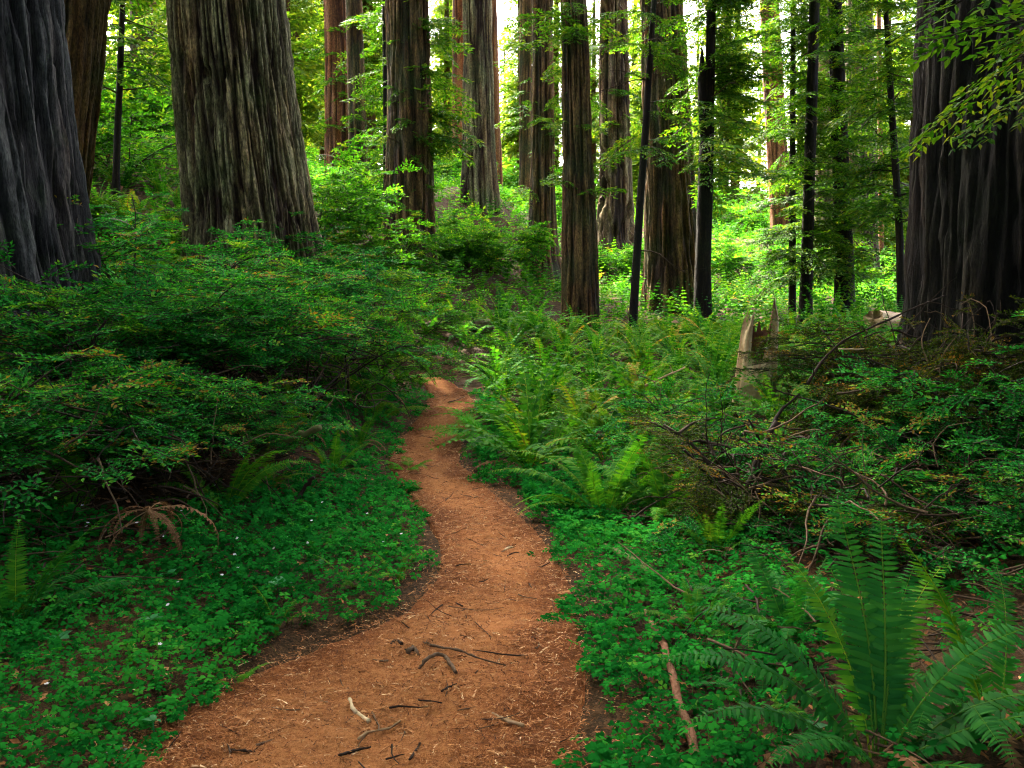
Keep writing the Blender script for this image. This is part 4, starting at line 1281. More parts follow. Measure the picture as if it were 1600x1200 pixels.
TRUNKS = [(o.location.x, o.location.y) for o in TREES.values()]
cand = []
r_ = np.random.default_rng(99)
tries = 0
N_FERN = 1750
Yc = 9 + 41 * r_.random(16000) ** 1.3
Xc = (r_.random(16000) * 2 - 1) * 0.66 * Yc
PD = path_dist(Xc, Yc)
Zc = height(Xc, Yc)
taken = {}


def free(x, y, d):
    k = (int(x // 1), int(y // 1))
    for i in (-1, 0, 1):
        for j in (-1, 0, 1):
            for (a, b) in taken.get((k[0] + i, k[1] + j), ()):
                if (a - x) ** 2 + (b - y) ** 2 < d * d:
                    return False
    taken.setdefault(k, []).append((x, y))
    return True


for q in FERN_PTS:
    free(q[0], q[1], 0)
for x, y, z, pd in zip(Xc, Yc, Zc, PD):
    if len(cand) >= N_FERN:
        break
    if pd < .45 or (y < 12 and x < -1.2):
        continue
    if any((x - a) ** 2 + (y - b) ** 2 < .75 ** 2 for a, b in TRUNKS):
        continue
    P2 = proj([x, y, z + .4])
    if 1135 < P2[0] < 1215 and 7.5 < y < 12:
        continue
    if not (-60 < P2[0] < 1660):
        continue
    if not free(x, y, .52 if y < 22 else .58):
        continue
    L = r_.uniform(.8, 1.35)
    cand.append((P2[2], x, y, z, L, P2[0], P2[1]))
cand.sort()
MARKS = [(1178, 530, 'the splintered snag'), (700, 512, 'the fallen slope log'), (908, 500, 'the olive redwood'), (848, 420, 'the flared pillar redwood'), (1050, 470, 'the stout redwood'), (988, 530, 'the leaning pole tree'),
         (1098, 500, 'the forked conifer'), (680, 600, 'the far path end'), (1320, 480, 'the stoutest dark pole'), (1250, 500, 'the middle dark pole'), (645, 400, 'the mossy redwood'), (770, 370, 'the rhododendron'),
         (800, 680, 'the bright lady ferns'), (1120, 650, 'the sparse huckleberry'), (1320, 640, 'the brownish shrub'), (560, 480, 'the bank huckleberry'), (390, 420, 'the shaggy giant'), (1180, 400, 'the sunlit shrub'), (1540, 600, 'the dark giant'), (60, 500, 'the slate grey redwood')]
cells = defaultdict(list)
for f in cand[:300]:
    d = [(math.hypot(f[5] - m[0], (f[6] - m[1])), m) for m in MARKS]
    dist, m = min(d, key=lambda q: q[0])
    dx, dy = f[5] - m[0], f[6] - m[1]
    side = ('above' if dy < 0 else 'below') if abs(dy) > abs(dx) else ('left of' if dx < 0 else 'right of')
    v = int(r_.integers(0, 4))
    cells[(m[2], side, v)].append((dist, f))
for (mk, side, v), fs in cells.items():
    fs.sort()
    for j, (_, f) in enumerate(fs):
        o = obj('slope_fern', FMESH[v])
        o.location = (f[1], f[2], f[3] - .03)
        o.rotation_euler = (r_.normal(0, .08), r_.normal(0, .08), r_.uniform(0, 6.28))
        o.scale = (f[4],) * 3
        lab = f'{VARI[v][1]} sword fern just {side} {mk}' if j == 0 else f'{ORD[min(j, 15)]} nearest {VARI[v][1]} sword fern {side} {mk}'
        tag(o, lab, 'fern', 'sword ferns covering the slope')
# the rest of the fern cover as one mass
low = []
for i in range(3):
    g = Geo(); r2 = np.random.default_rng(600 + i)
    arr = [frond_tpl(480 + k, 9, .085, lf, bd, 2, rachis=False).arrays() for k, (lf, bd) in enumerate([(1.4, 1.1), (1.2, 1.8), (.95, 1.6)])]
    for k in range(9):
        a = 2 * PI * k / 9 + r2.normal(0, .3)
        R_ = np.array(Matrix.Rotation(a, 3, 'Z') @ Matrix.Rotation(r2.normal(0, .12), 3, 'Y')) * r2.uniform(.7, 1.1)
        g.stamp(arr[int(r2.integers(0, 3))], np.zeros((1, 3)), R_[None], [r2.normal(-.02, .2)])
    low.append(g.arrays())
gm = Geo()
rest = cand[300:]
for i in range(3):
    s = [f for k, f in enumerate(rest) if k % 3 == i]
    if not s:
        continue
    P = np.array([[f[1], f[2], f[3] - .03] for f in s])
    a = r_.uniform(0, 6.28, len(s)); L = np.array([f[4] for f in s]) * 1.05
    Mx = np.zeros((len(s), 3, 3)); Mx[:, 0, 0] = np.cos(a); Mx[:, 0, 1] = -np.sin(a); Mx[:, 1, 0] = np.sin(a); Mx[:, 1, 1] = np.cos(a); Mx[:, 2, 2] = 1
    gm.stamp(low[i], P, Mx * L[:, None, None], r_.normal(0.02, .14, len(s)))
fo = obj('fern_undergrowth', gm.mesh('fern_undergrowth', [M['fern']], shade=False), kind='stuff')
tag(fo, 'mass of sword ferns carpeting the upper slope between the trunks')

# ------------------------------------------------------------------ redwood sorrel, seedlings, litter
def sorrel():
    r = np.random.default_rng(31)
    tv, tr = [], []
    for k in range(3):
        a = 2 * PI * k / 3
        c, s = math.cos(a), math.sin(a)
        n0 = len(tv)
        for (x, y, z) in [(0, .05, 0), (.52, .62, -.04), (.36, 1.0, -.10), (0, .80, .05), (-.36, 1.0, -.10), (-.52, .62, -.04)]:
            tv.append((c * x - s * y, s * x + c * y, z))
        tr += [(n0, n0 + 1, n0 + 3), (n0 + 1, n0 + 2, n0 + 3), (n0, n0 + 3, n0 + 5), (n0 + 3, n0 + 4, n0 + 5)]
    n0 = len(tv)
    tv += [(.03, 0, 0), (-.03, 0, 0), (0, 0, -4.5)]
    tr += [(n0, n0 + 1, n0 + 2)]
    tpl = (np.array(tv), np.array(tr), np.zeros((0, 4), int), np.zeros(len(tv)), np.zeros(len(tr), int), np.zeros(0, int))
    g = Geo()

    def sow(n, x0, x1, y0, y1, size, cond):
        X, Y = r.uniform(x0, x1, n), r.uniform(y0, y1, n)
        P2 = proj(np.stack([X, Y, np.zeros(n) + .05], -1))
        pd = path_dist(X, Y)
        edge = (fbm(X / .45, Y / .45, 0, 21) - .5) * .55
        keep = (pd + edge * 1.2 > np.where((Y > 6) & (Y < 14), .10, .02)) & (P2[:, 0] > -90) & (P2[:, 0] < 1690) & cond(X, Y, pd)
        cl = fbm(X / .6, Y / .6, 0, 22)
        keep &= (r.random(n) < smooth(.22, .48, cl))
        X, Y = X[keep], Y[keep]; m = len(X)
        Z = height(X, Y) + r.uniform(.02, .15, m) * smooth(0, .5, path_dist(X, Y) + .2)
        N = ground_normal(X, Y) + r.normal(0, .30, (m, 3)) + np.array([0, -.12, 0])
        a = r.uniform(0, 6.28, m)
        D = np.stack([np.cos(a), np.sin(a), np.zeros(m)], -1)
        D -= (D * N).sum(-1)[:, None] * N / (N ** 2).sum(-1)[:, None]
        F = frames(D, N)
        sz = size * r.uniform(.5, 1.3, m) * (.75 + .55 * vn(X / .5, Y / .5, 0, 44))
        g.stamp(tpl, np.stack([X, Y, Z], -1), F * sz[:, None, None], r.uniform(.0, .7, m) + .35 * (r.random(m) < .05) + .35 * (vn(X / .8, Y / .8, 0, 45) - .5))

    sow(21000, -4.4, .2, 2.9, 8.2, .030, lambda X, Y, pd: (pd < 3.2) & (X < .3) & (Y < 5.7 + 4 * np.clip(X + 2.4, 0, 2)))
    sow(11000, -3.4, 0.2, 8.0, 14.5, .036, lambda X, Y, pd: (pd < 1.4) & (X < -.2))
    sow(11000, .1, 2.6, 2.9, 8.5, .030, lambda X, Y, pd: (pd < 1.35))
    sow(9000, -.5, 4.0, 6.0, 12.5, .034, lambda X, Y, pd: (pd < 1.3))
    sow(6000, .5, 5.5, 3.0, 12, .036, lambda X, Y, pd: (pd >= 1.2))
    o = obj('sorrel_carpet', g.mesh('sorrel_carpet', [M['oxalis']], shade=False), kind='stuff')
    tag(o, 'carpet of green clover-like redwood sorrel along both path sides')
    # white blossoms
    gp = Geo()
    n = 60
    X, Y = r.uniform(-3.6, -.3, n), r.uniform(3.1, 6.8, n)
    k = path_dist(X, Y) > .3
    X, Y = X[k], Y[k]; m = len(X)
    th = np.linspace(0, 2 * PI, 5, endpoint=False)
    pv, pt = [], []
    for a in th:
        n0 = len(pv)
        for (x, y, z) in [(0, 0, 0), (.35, .7, .3), (0, 1, .35), (-.35, .7, .3)]:
            pv.append((math.cos(a) * x - math.sin(a) * y, math.sin(a) * x + math.cos(a) * y, z))
        pt += [(n0, n0 + 1, n0 + 2), (n0, n0 + 2, n0 + 3)]
    tpl = (np.array(pv), np.array(pt), np.zeros((0, 4), int), np.full(len(pv), .5), np.zeros(len(pt), int), np.zeros(0, int))
    F = frames(np.stack([np.cos(X * 9), np.sin(X * 9), np.zeros(m)], -1), np.array([0, -.4, 1.]) + r.normal(0, .2, (m, 3)))
    gp.stamp(tpl, np.stack([X, Y, height(X, Y) + .13], -1), F * .011)
    o = obj('sorrel_blossoms', gp.mesh('sorrel_blossoms', [M['petal']], shade=False), kind='stuff')
    tag(o, 'scattered tiny white blossoms over the sorrel carpet')


sorrel()


def undergrowth():
    """low leafy seedlings between the ferns so that no slope is bare"""
    r = np.random.default_rng(41)
    n = 2600
    Y = 24 + 26 * r.random(n) ** 1.15
    X = (r.random(n) * 2 - 1) * .64 * Y
    pd = path_dist(X, Y)
    px_ = 800 + FPX * X / Y
    k = (pd > .5) & ~((px_ > 1130) & (px_ < 1220) & (Y > 7) & (Y < 12))
    X, Y = X[k], Y[k]; m = len(X)
    g = Geo()
    w = r.integers(0, 3, m)
    a = r.uniform(0, 6.28, m); t = r.uniform(.1, .9, m)
    D = np.stack([np.cos(a) * np.cos(t), np.sin(a) * np.cos(t), np.sin(t)], -1)
    F = frames(D, np.array([0, 0, 1.]) + r.normal(0, .3, (m, 3))) * (r.uniform(.18, .36, m) * (1 + Y / 45))[:, None, None]
    P = np.stack([X, Y, height(X, Y) + .03], -1)
    for i in range(3):
        s = w == i
        g.stamp(SPR_L[i], P[s], F[s], r.normal(-.08, .14, s.sum()))
    o = obj('low_undergrowth', g.mesh('low_undergrowth', [M['bright'], M['stem']], shade=False), kind='stuff')
    tag(o, 'low leafy undergrowth of seedlings between ferns and shrubs')


undergrowth()


def litter():
    r = np.random.default_rng(51)
    g = Geo()
    tv = np.array([[-.09, -.5, 0], [.09, -.45, .02], [.06, .05, .07], [.07, .5, 0], [-.06, .45, .02], [-.08, 0, .06]])
    tr = np.array([[0, 1, 2], [2, 3, 5]])
    tpl = (tv, tr, np.zeros((0, 4), int), np.zeros(6), np.zeros(4, int), np.zeros(0, int))
    n = 60000
    Y = 2.8 + 12 * r.random(n) ** 1.9
    t = r.random(n)
    idx = np.interp(Y, FCEN[:, 1], np.arange(len(FCEN)))
    i = np.clip(idx.astype(int), 0, len(FCEN) - 1)
    u = np.where(r.random(n) < .3, r.uniform(-.35, 1.3, n), r.uniform(-.05, 1.05, n))
    X = FL[i, 0] * (1 - u) + FR[i, 0] * u
    e = np.minimum(u, 1 - u)
    worn = .5 * smooth(.0, .4, e) * (fbm(X / .4, Y / .4, 0, 71) > .45)
    k = r.random(n) > worn
    X, Y, u, e = X[k], Y[k], u[k], e[k]; m = len(X)
    Z = path_rise(Y) - .035 * smooth(0, .5, e) * .6 + (fbm(X / .35, Y / .35, 0, 11) - .5) * .05 + (fbm(X / .07, Y / .07, 0, 12) - .5) * .022 + .012
    Z = np.where(e < 0, np.maximum(Z, height(X, Y) + .006), Z)
    a = r.uniform(0, 6.28, m)
    D = np.stack([np.cos(a), np.sin(a) * .8, r.normal(0, .16, m)], -1)
    F = frames(D, np.array([0, 0, 1.]) + r.normal(0, .35, (m, 3)))
    L = r.uniform(.012, .042, m) * np.where(r.random(m) < .06, 1.8, 1)
    g.stamp(tpl, np.stack([X, Y, Z], -1), F * L[:, None, None], r.uniform(.0, .75, m) + .4 * (r.random(m) < .10))
    o = obj('needle_litter', g.mesh('needle_litter', [M['litter']], shade=False), kind='stuff')
    tag(o, 'fallen redwood needles and bark chips strewn over the path')


litter()

# ------------------------------------------------------------------ sticks, roots, logs and the snag
def stick(name, label, cat, pts, r0, r1, mat, lift=.01, sides=8, wob=.15, seed=0, tint=.5, group=None, twigs=0):
    """pts: picture points on the ground; each row (x, y) or (x, y, height above ground)"""
    P = []
    for q in pts:
        g_ = ground_px(q[0], q[1]) if len(q) < 4 else at(q[0], q[1], q[3])
        P.append(g_ + np.array([0, 0, lift + (q[2] if len(q) == 3 else 0)]))
    P = np.array(P)
    n = max(10, len(P) * 4)
    t = np.linspace(0, 1, len(P)); tt = np.linspace(0, 1, n)
    c = np.stack([np.interp(tt, t, P[:, k]) for k in range(3)], -1)
    for _ in range(2):
        c[1:-1] = .25 * c[:-2] + .5 * c[1:-1] + .25 * c[2:]
    r = np.random.default_rng(seed)
    L = np.linalg.norm(np.diff(c, axis=0), axis=1).sum()
    rad = (r0 + (r1 - r0) * tt) * (1 + r.normal(0, wob, n))
    c[1:-1] += r.normal(0, max(r0, .006) * .18, (n - 2, 3))
    base = c[0].copy()
    g = Geo(); g.tube(c - base, rad, sides, tint)
    for k in range(twigs):
        j = r.integers(2, n - 2)
        d = (c[min(j + 1, n - 1)] - c[j]); d = d / np.linalg.norm(d) + r.normal(0, .7, 3)
        g.tube(curve(c[j] - base, d, L * r.uniform(.12, .3), 6, (0, 0, .1), .15, r), np.linspace(r1 * .8, r1 * .25, 6), 5, tint)
    V, T, Q, A, tm, qm = g.arrays()
    root = empty(name, base)
    obj('wood', g.mesh('wood', [mat]), root)
    tag(root, label, cat, group)
    return root


GP = 'sticks and roots on the path'
stick('fallen_branch', 'long reddish peeled branch lying in the sorrel beside the path', 'branch', [(1006, 982, .05), (1022, 1012, .06), (1038, 1042, .06), (1050, 1085, .05), (1060, 1130, .04), (1078, 1175, .03), (1090, 1230, .04)], .014, .021, M['redstick'], .045, 10, .06, 1, .5)
stick('root', 'curved dark root arching out of the path surface', 'root', [(652, 1048, -.01), (664, 1040, .02), (682, 1034, .035), (698, 1038, .03), (712, 1050, -.01)], .008, .010, M['twig'], .008, 8, .12, 2, .85, GP)
stick('root', 'short dark root stub beside the arching root', 'root', [(638, 1019, .0), (646, 1018, .02), (655, 1024, -.005)], .012, .008, M['twig'], .006, 7, .15, 3, .8, GP)
stick('root', 'thin crooked root knob above the arching root', 'root', [(610, 1012, 0), (618, 1008, .02), (628, 1010, 0)], .010, .008, M['twig'], .012, 7, .15, 4, .4, GP)
stick('twig', 'long thin twig running across the mid path behind the roots', 'twig', [(657, 1008), (685, 1016), (720, 1021), (742, 1033), (790, 1045)], .007, .004, M['twig'], .018, 6, .2, 5, .75, GP)
stick('twig', 'bleached pale bent twig on the near path', 'twig', [(546, 1098), (552, 1115), (560, 1122), (577, 1133)], .007, .009, M['wood'], .018, 7, .1, 6, .95, GP)
stick('twig', 'dim flat twig near the foot of the path', 'twig', [(768, 1120), (790, 1128), (818, 1138)], .011, .007, M['wood'], .012, 7, .2, 7, .45, GP)
stick('twig', 'dark hairline twig lying level across the near path', 'twig', [(572, 1108, .0), (600, 1095), (635, 1096), (690, 1103)], .004, .003, M['twig'], .014, 5, .2, 8, .15, GP)
stick('twig', 'dark Y-shaped twig below the arching root', 'twig', [(690, 1085), (702, 1077), (714, 1073)], .005, .003, M['twig'], .014, 5, .2, 9, .2, GP, twigs=2)
stick('twig', 'slim rusty twig at the bottom of the path', 'twig', [(530, 1185), (548, 1180), (580, 1172)], .007, .004, M['twig'], .014, 6, .2, 10, .2, GP)
stick('twig', 'short twig pointing down at the bottom of the path', 'twig', [(640, 1192), (650, 1178), (657, 1166)], .005, .004, M['twig'], .014, 6, .2, 11, .4, GP)
stick('twig', 'curled tan twig near the shaded path corner', 'twig', [(560, 1160), (575, 1148), (605, 1145), (625, 1132)], .006, .004, M['wood'], .014, 6, .2, 12, .4, GP)
stick('twig', 'thin twig at the sorrel edge where the path widens', 'twig', [(578, 965, .01), (600, 972), (620, 980)], .005, .003, M['twig'], .014, 6, .2, 13, .6, GP)
stick('twig', 'dark twig in the shaded near corner of the path', 'twig', [(360, 1182, .01), (385, 1178), (400, 1182)], .006, .004, M['twig'], .014, 6, .2, 14, .3, GP)
stick('twig', 'pale bark sliver on the middle of the path', 'twig', [(788, 862), (795, 858), (802, 857)], .008, .006, M['wood'], .012, 6, .2, 15, .9, GP)
stick('twig', 'thin twig crossing the far path below the crumbling edge', 'twig', [(700, 632, .02), (712, 629, .02), (726, 624, .03)], .008, .005, M['twig'], .015, 6, .2, 16, .6, GP)
stick('fallen_branch', 'pale broken branch half sunk in the sorrel by the path curve', 'branch', [(945, 865, .03), (970, 880, .05), (995, 896, .05), (1016, 912, .03)], .020, .026, M['mosswood'], .02, 9, .15, 17, .7)
stick('fallen_branch', 'mossy dark branch reaching in from the edge behind the biggest fern', 'branch', [(1440, 945, 0, 4.9), (1470, 940, 0, 5.0), (1520, 938, 0, 5.05), (1570, 931, 0, 5.1), (1640, 930, 0, 5.2)], .016, .032, M['mosswood'], .0, 9, .1, 18, .55, twigs=2)
stick('fallen_branch', 'mossy broken branch stub jutting out of the bank shrubs', 'branch', [(405, 712, 0, 7.2), (425, 694, 0, 7.1), (460, 682, 0, 7.0), (500, 668, 0, 6.9)], .035, .022, M['mosswood'], 0, 9, .12, 19, .6, twigs=2)
stick('fallen_branch', 'short dark broken stick leaning at the sorrel top edge', 'branch', [(450, 803, .03), (470, 800, .14), (492, 798, .26)], .022, .016, M['twig'], .01, 9, .12, 20, .3)
stick('dead_bough', 'long bare bough slanting up out of the brownish shrub', 'branch', [(1262, 600, 0, 8.0), (1280, 568, 0, 8.1), (1318, 530, 0, 8.2), (1365, 510, 0, 8.3), (1420, 485, 0, 8.4), (1475, 462, 0, 8.5)], .014, .007, M['twig'], 0, 8, .1, 21, .35, twigs=7)
stick('dead_bough', 'short bare bough level inside the brownish shrub', 'branch', [(1308, 615, 0, 7.4), (1340, 612, 0, 7.4), (1375, 604, 0, 7.5), (1410, 612, 0, 7.6)], .012, .006, M['twig'], 0, 7, .1, 22, .7, twigs=3)
stick('dead_bough', 'thin bleached stick above the brownish shrub', 'branch', [(1310, 545, 0, 8.0), (1330, 546, 0, 8.0), (1350, 545, 0, 8.1)], .008, .006, M['wood'], 0, 6, .1, 23, .8)
stick('dead_bough', 'bare twig branching among ferns uphill of the sparse huckleberry', 'branch', [(1008, 603, 0, 11.5), (1035, 590, 0, 11.6), (1070, 574, 0, 11.8)], .018, .010, M['wood'], 0, 7, .1, 24, .5, twigs=2)
stick('dead_bough', 'arching thin dead stem above the mossy branch', 'branch', [(1480, 800, 0, 5.4), (1510, 828, 0, 5.4), (1540, 860, 0, 5.4), (1556, 890, 0, 5.4), (1556, 925, 0, 5.4)], .004, .008, M['twig'], 0, 6, .1, 25, .5, twigs=2)
stick('dead_bough', 'thick dark stem bundle holding up the thin huckleberry', 'branch', [(1165, 960, 0, 6.1), (1172, 880, 0, 6.15), (1168, 800, 0, 6.2), (1180, 720, 0, 6.2), (1215, 660, 0, 6.3)], .045, .025, M['stem'], 0, 10, .12, 26, .3, twigs=10)
stick('dead_bough', 'slim dark stem rising beside the thick stem bundle', 'branch', [(1196, 960, 0, 6.0), (1198, 880, 0, 6.0), (1207, 830, 0, 6.0), (1230, 800, 0, 6.1)], .014, .008, M['stem'], 0, 8, .12, 27, .4, twigs=4)
stick('dead_bough', 'crooked dark stem climbing through the layered huckleberry', 'branch', [(160, 640, 0, 7.0), (142, 570, 0, 7.0), (146, 530, 0, 7.0), (165, 500, 0, 7.0)], .016, .009, M['stem'], 0, 8, .12, 28, .4, twigs=4)
stick('dead_bough', 'bent dark stem in the middle of the bank shrubs', 'branch', [(275, 700, 0, 6.6), (270, 640, 0, 6.6), (262, 622, 0, 6.6), (235, 615, 0, 6.6)], .014, .010, M['stem'], 0, 8, .12, 29, .3, twigs=3)
stick('dead_bough', 'slanting dark stem under the low twiggy huckleberry', 'branch', [(80, 745, 0, 5.9), (110, 710, 0, 5.9), (140, 680, 0, 6.0)], .018, .012, M['stem'], 0, 8, .12, 30, .2, twigs=4)


def broadleaf(px, py, n, size, label, seed, key='sorrel2'):
    p = ground_px(px, py)
    r = np.random.default_rng(seed)
    root = empty('broadleaf_seedling', p)
    tag(root, label, 'plant', 'broad-leaved seedlings in the sorrel')
    for i in range(n):
        a = 2 * PI * i / n + r.normal(0, .3)
        t = np.linspace(0, 1, 7)
        w = np.sin(np.clip(t * 1.05, 0, 1) ** .75 * PI) * .30
        c = np.stack([0 * t, t, .35 * t - .42 * t ** 2], -1)
        V = np.vstack([c + np.stack([-w, 0 * t, .25 * w], -1), c, c + np.stack([w, 0 * t, .25 * w], -1)])
        k = np.arange(6)
        q = np.vstack([np.stack([k, k + 7, k + 8, k + 1], -1), np.stack([k + 7, k + 14, k + 15, k + 8], -1)])
        g = Geo(); g.add(V * size * r.uniform(.75, 1.15), quads=q, tint=np.full(21, .62))
        o = obj('leaf', g.mesh('leaf', [M['sheen']]), root)
        o.rotation_euler = (.25, r.normal(0, .2), a)
        o.location = (0, 0, .10)
    g = Geo(); g.tube([[0, 0, -.02], [.004, 0, .05], [0, 0, .105]], [.003, .003, .002], 5, .5)
    obj('stalk', g.mesh('stalk', [M['sheen']]), root)


M['sheen'] = leaf_mat('broad_leaf', [(0.0, (0.012, 0.09, 0.03)), (0.5, (0.022, 0.17, 0.05)), (1.0, (0.05, 0.24, 0.06))], 0.2, (1.2, 1.2, .5), 0.5, 0.08)
for i, (px, py, n, sz, lb) in enumerate([
        (180, 935, 4, .075, 'pale broad-leaved seedling right below the dead fronds'), (265, 925, 3, .07, 'round-leaved seedling where the dark thicket meets the sorrel'),
        (435, 940, 4, .09, 'bluish broad-leaved seedling beside the small lime fern'), (503, 905, 2, .07, 'bluish round leaf pair uphill of the small lime fern'),
        (238, 1000, 4, .08, 'big-leaved seedling in the middle of the sorrel carpet'), (95, 1030, 3, .075, 'glossy seedling near the drooping dark edge fern'),
        (240, 1165, 3, .06, 'lone green seedling in the shaded litter by the near path'), (1045, 885, 4, .08, 'drooping broad-leaved seedling by the pale broken branch'),
        (1270, 1180, 4, .06, 'slim-leaved seedling beside the foot of the biggest fern'), (1300, 760, 5, .13, 'wide-leaved seedling in shade below the brownish shrub')]):
    broadleaf(px, py, n, sz, lb, 900 + i)


def lichen():
    p = ground_px(180, 1183)
    r = np.random.default_rng(8)
    k = 140
    P = r.normal(0, .018, (k, 3)) * np.array([1, 1, .5]) + np.array([0, 0, .02])
    F = frames(r.normal(0, 1, (k, 3)) + np.array([0, 0, .6]))
    tv = np.array([[0, 0, 0], [.3, .5, .1], [0, 1, 0], [-.3, .5, .1]])
    g = Geo(); g.stamp((tv, np.array([[0, 1, 2], [0, 2, 3]]), np.zeros((0, 4), int), np.zeros(4), np.zeros(2, int), np.zeros(0, int)), P, F * .016, r.uniform(.2, .9, k))
    m_ = tint_mat('lichen', [(0, (0.12, 0.2, 0.17)), (1, (0.35, 0.48, 0.42))])
    o = obj('lichen_tuft', g.mesh('lichen_tuft', [m_], shade=False)); o.location = p
    tag(o, 'pale blue-green lichen tuft fallen on the near path litter', 'lichen')


lichen()


def twig_litter():
    r = np.random.default_rng(61)
    g = Geo()
    regions = [(.9, 5.2, 3.0, 7.0, 520), (-5.0, -2.2, 4.4, 7.0, 320), (1.6, 6.0, 6.5, 11, 260)]
    for x0, x1, y0, y1, n in regions:
        X, Y = r.uniform(x0, x1, n), r.uniform(y0, y1, n)
        pd = path_dist(X, Y); Z = height(X, Y)
        for x, y, z, d in zip(X, Y, Z, pd):
            if d < .55:
                continue
            a = r.uniform(0, 6.28)
            c = curve((x, y, z + r.uniform(.01, .16)), (math.cos(a), math.sin(a), r.normal(.05, .3)), r.uniform(.15, .7), 6, (0, 0, -.35), .14, r)
            g.tube(c, np.linspace(.005, .002, 6) * r.uniform(.6, 1.7), 4, r.uniform(.2, 1.0), cap=False)
    o = obj('twig_litter', g.mesh('twig_litter', [M['twig']]), kind='stuff')
    tag(o, 'dead twigs and stems strewn under the shrubs')
    # dry leaves
    g = Geo()
    n = 9000
    X, Y = r.uniform(-5.2, 5.4, n), r.uniform(2.9, 9, n)
    k = path_dist(X, Y) > .25
    X, Y = X[k], Y[k]; m = len(X)
    tv = np.array([[0, -.5, 0], [.25, -.1, .12], [.05, .5, .02], [-.25, 0, .1]])
    tpl = (tv, np.array([[0, 1, 2], [0, 2, 3]]), np.zeros((0, 4), int), np.zeros(4), np.zeros(2, int), np.zeros(0, int))
    a = r.uniform(0, 6.28, m)
    F = frames(np.stack([np.cos(a), np.sin(a), r.normal(0, .3, m)], -1), np.array([0, 0, 1.]) + r.normal(0, .45, (m, 3)))
    g.stamp(tpl, np.stack([X, Y, height(X, Y) + .012], -1), F * r.uniform(.02, .06, m)[:, None, None], r.uniform(0, .8, m))
    o = obj('dry_leaf_litter', g.mesh('dry_leaf_litter', [M['litter']], shade=False), kind='stuff')
    tag(o, 'brown dry leaves and bark flakes on the forest floor')


twig_litter()


def path_debris():
    r = np.random.default_rng(66)
    g = Geo()
    for _ in range(150):
        i = int(r.integers(25, len(FCEN) - 60)); u = r.beta(.8, .8)
        x, y = FL[i, :2] * (1 - u) + FR[i, :2] * u
        a = r.uniform(0, 6.28)
        z = float(path_rise(y)) - .012 + r.uniform(-.004, .012)
        c = curve((x, y, z), (math.cos(a), math.sin(a), r.normal(0, .06)), r.uniform(.04, .22) * (1 if r.random() < .8 else 1.8), 5, (0, 0, -.05), .16, r)
        g.tube(c, np.linspace(.0035, .0015, 5) * r.uniform(.6, 1.8), 4, r.uniform(.2, 1.0), cap=False)
    o = obj('path_debris', g.mesh('path_debris', [M['twig']]), kind='stuff')
    tag(o, 'half buried bits of twig and bark scattered over the path')


path_debris()


def log_thing(name, label, ends, Y, r0, r1, mat, seed, cutpale=True):
    a, b = at(*ends[0], Y[0]), at(*ends[1], Y[1])
    n, s = 26, 28
    t = np.linspace(0, 1, n)
    c = a[None] * (1 - t)[:, None] + b[None] * t[:, None]
    d = (b - a) / np.linalg.norm(b - a)
    u = np.cross(d, [0, 0, 1.]); u /= np.linalg.norm(u); w = np.cross(u, d)
    th = np.linspace(0, 2 * PI, s, endpoint=False)
    TT, TH = np.meshgrid(t, th, indexing='ij')
    Ln = np.linalg.norm(b - a)
    R = (r0 + (r1 - r0) * TT) * (1 + .30 * (fbm(np.cos(TH) * 2.2, np.sin(TH) * 3, TT * Ln / 1.1, seed) - .5) * 2 + .12 * (vn(np.cos(TH) * 9, np.sin(TH) * 9, TT * Ln / .5, seed + 1) - .5))
    V = c[:, None] + R[..., None] * (np.cos(TH)[..., None] * u + np.sin(TH)[..., None] * w)
    i = np.arange(n - 1)[:, None] * s; j = np.arange(s)[None]; j2 = (j + 1) % s
    q = np.stack([i + j, i + s + j, i + s + j2, i + j2], -1).reshape(-1, 4)
    root = empty(name, a)
    g = Geo(); g.add((V - a).reshape(-1, 3), quads=q, tint=(.35 + .35 * vn(np.cos(TH) * 4, np.sin(TH) * 4, TT * Ln * 2, seed)).ravel())
    obj('trunk', g.mesh('trunk', [mat]), root)
    for k, e in ((0, -1), (n - 1, 1)):
        ge = Geo()
        ring = V[k] - a
        cc = ring.mean(0)
        mid = cc + (ring - cc) * .5 + d[None] * e * (vn(np.arange(s) * .9, 5.0, 0.0, seed)[:, None] - .6) * .22
        vv = np.vstack([ring, mid, [cc + d * e * .03]])
        tr = []; qd = []
        for m in range(s):
            m2 = (m + 1) % s
            qd.append((m, m2, s + m2, s + m)); tr.append((2 * s, s + m, s + m2))
        ge.add(vv, tris=np.array(tr), quads=np.array(qd), tint=np.concatenate([np.full(s, .35), .25 + .6 * vn(np.arange(s) * .7, 1.0, 0.0, seed), [.3]]))
        obj('broken_end', ge.mesh('broken_end', [M['wood'] if cutpale else mat]), root)
    tag(root, label, 'log')
    return root


log_thing('fallen_log', 'sunlit end of a fallen log beyond the brownish shrub', [(1366, 499), (1480, 520)], (15.5, 18), .17, .22, M['wood'], 5)
log_thing('fallen_log', 'dark rotten log lying level among the slope ferns', [(640, 518), (765, 512)], (18.6, 19.4), .16, .19, M['mosswood'], 6)
stick('log_stub', 'pointed dark stub standing on the rotten slope log', 'stub', [(741, 516, 0, 18.9), (739, 503, 0, 18.9), (736, 494, 0, 18.9)], .07, .012, M['twig'], 0, 7, .1, 33, .2)


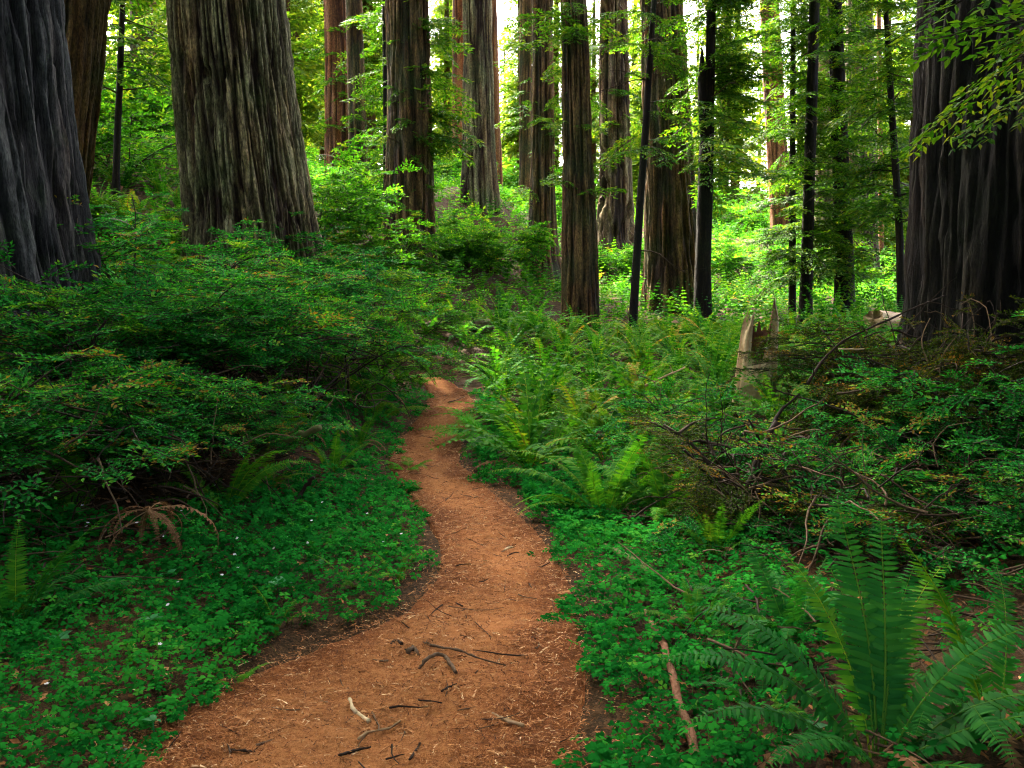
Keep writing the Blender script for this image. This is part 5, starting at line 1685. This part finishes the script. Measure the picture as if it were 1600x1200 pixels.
def snag():
    """a splintered hollow stump with two spires"""
    Y = 11.6
    base = at(1178, 596, Y)
    base[2] = gz(base[0], base[1]) - .05
    n, s = 30, 48
    top = at(1190, 463, Y)[2] - base[2]
    low = at(1168, 487, Y)[2] - base[2]
    th = np.linspace(0, 2 * PI, s, endpoint=False)
    # rim height by direction: tall spire on one side, lower one opposite, deep split between (facing the viewer)
    def rim(a):
        d1 = np.abs(np.angle(np.exp(1j * (a + .35)))); d2 = np.abs(np.angle(np.exp(1j * (a - (PI + .15)))))
        h = .70 * top + (top - .70 * top) * np.clip(1.15 - d1 / 1.0, 0, 1) ** 1.1 + (low - .70 * top) * np.clip(1.15 - d2 / .9, 0, 1) ** 1.2
        return h + (vn(np.cos(a) * 11, np.sin(a) * 11, 1, 5) - .5) * .34
    H = rim(th)
    H = np.where((th > 3.9) & (th < 5.4), H * .72, H)
    t = np.linspace(0, 1, n)
    TT, TH = np.meshgrid(t, th, indexing='ij')
    Z = TT * H[None]
    lean = .12
    def shell(inner):
        R = (.27 - .06 * Z / top) * (1 + .10 * (vn(np.cos(TH) * 7, np.sin(TH) * 7, Z * .8, 8) - .5) * 2) * (1 - .25 * smooth(.8, 1, TT))
        if inner:
            R = R - .05 * (1 - smooth(.85, 1, TT)) - .004
        return np.stack([np.cos(TH) * R + lean * Z * .5, np.sin(TH) * R, Z], -1)
    i = np.arange(n - 1)[:, None] * s; j = np.arange(s)[None]; j2 = (j + 1) % s
    q = np.stack([i + j, i + j2, i + s + j2, i + s + j], -1).reshape(-1, 4)
    root = empty('splintered_snag', base)
    tag(root, 'pale splintered hollow snag with two spires among the ferns', 'snag')
    g = Geo(); g.add(shell(False).reshape(-1, 3), quads=q, tint=(.62 + .8 * (vn(np.cos(TH) * 16, np.sin(TH) * 16, Z * 1.2, 9) - .4) - .35 * smooth(.55, .75, vn(np.cos(TH) * 3, np.sin(TH) * 3, Z * 4, 19))).ravel())
    obj('outer_shell', g.mesh('outer_shell', [M['wood']]), root)
    g = Geo(); g.add(shell(True).reshape(-1, 3), quads=q[:, ::-1], tint=(.12 + .2 * vn(np.cos(TH) * 9, np.sin(TH) * 9, Z * 3, 4)).ravel())
    obj('rotten_core', g.mesh('rotten_core', [M['redstick']]), root)
    # moss tufts on the lower rim
    gm_ = Geo()
    r = np.random.default_rng(4)
    k = 160
    a = r.uniform(3.6, 5.6, k)
    P = np.stack([np.cos(a) * .2 + .03, np.sin(a) * .2, np.interp(a, th, H) + r.normal(0, .04, k)], -1)
    F = frames(r.normal(0, 1, (k, 3)) + np.array([0, -.3, .4]))
    tv = np.array([[0, 0, 0], [.15, .5, 0], [0, 1, 0], [-.15, .5, 0]])
    gm_.stamp((tv, np.array([[0, 1, 2], [0, 2, 3]]), np.zeros((0, 4), int), np.zeros(4), np.zeros(2, int), np.zeros(0, int)), P, F * .06, r.uniform(.2, .8, k))
    obj('moss', gm_.mesh('moss', [M['bright']], shade=False), root, 'stuff')


snag()
bpy.context.view_layer.update()
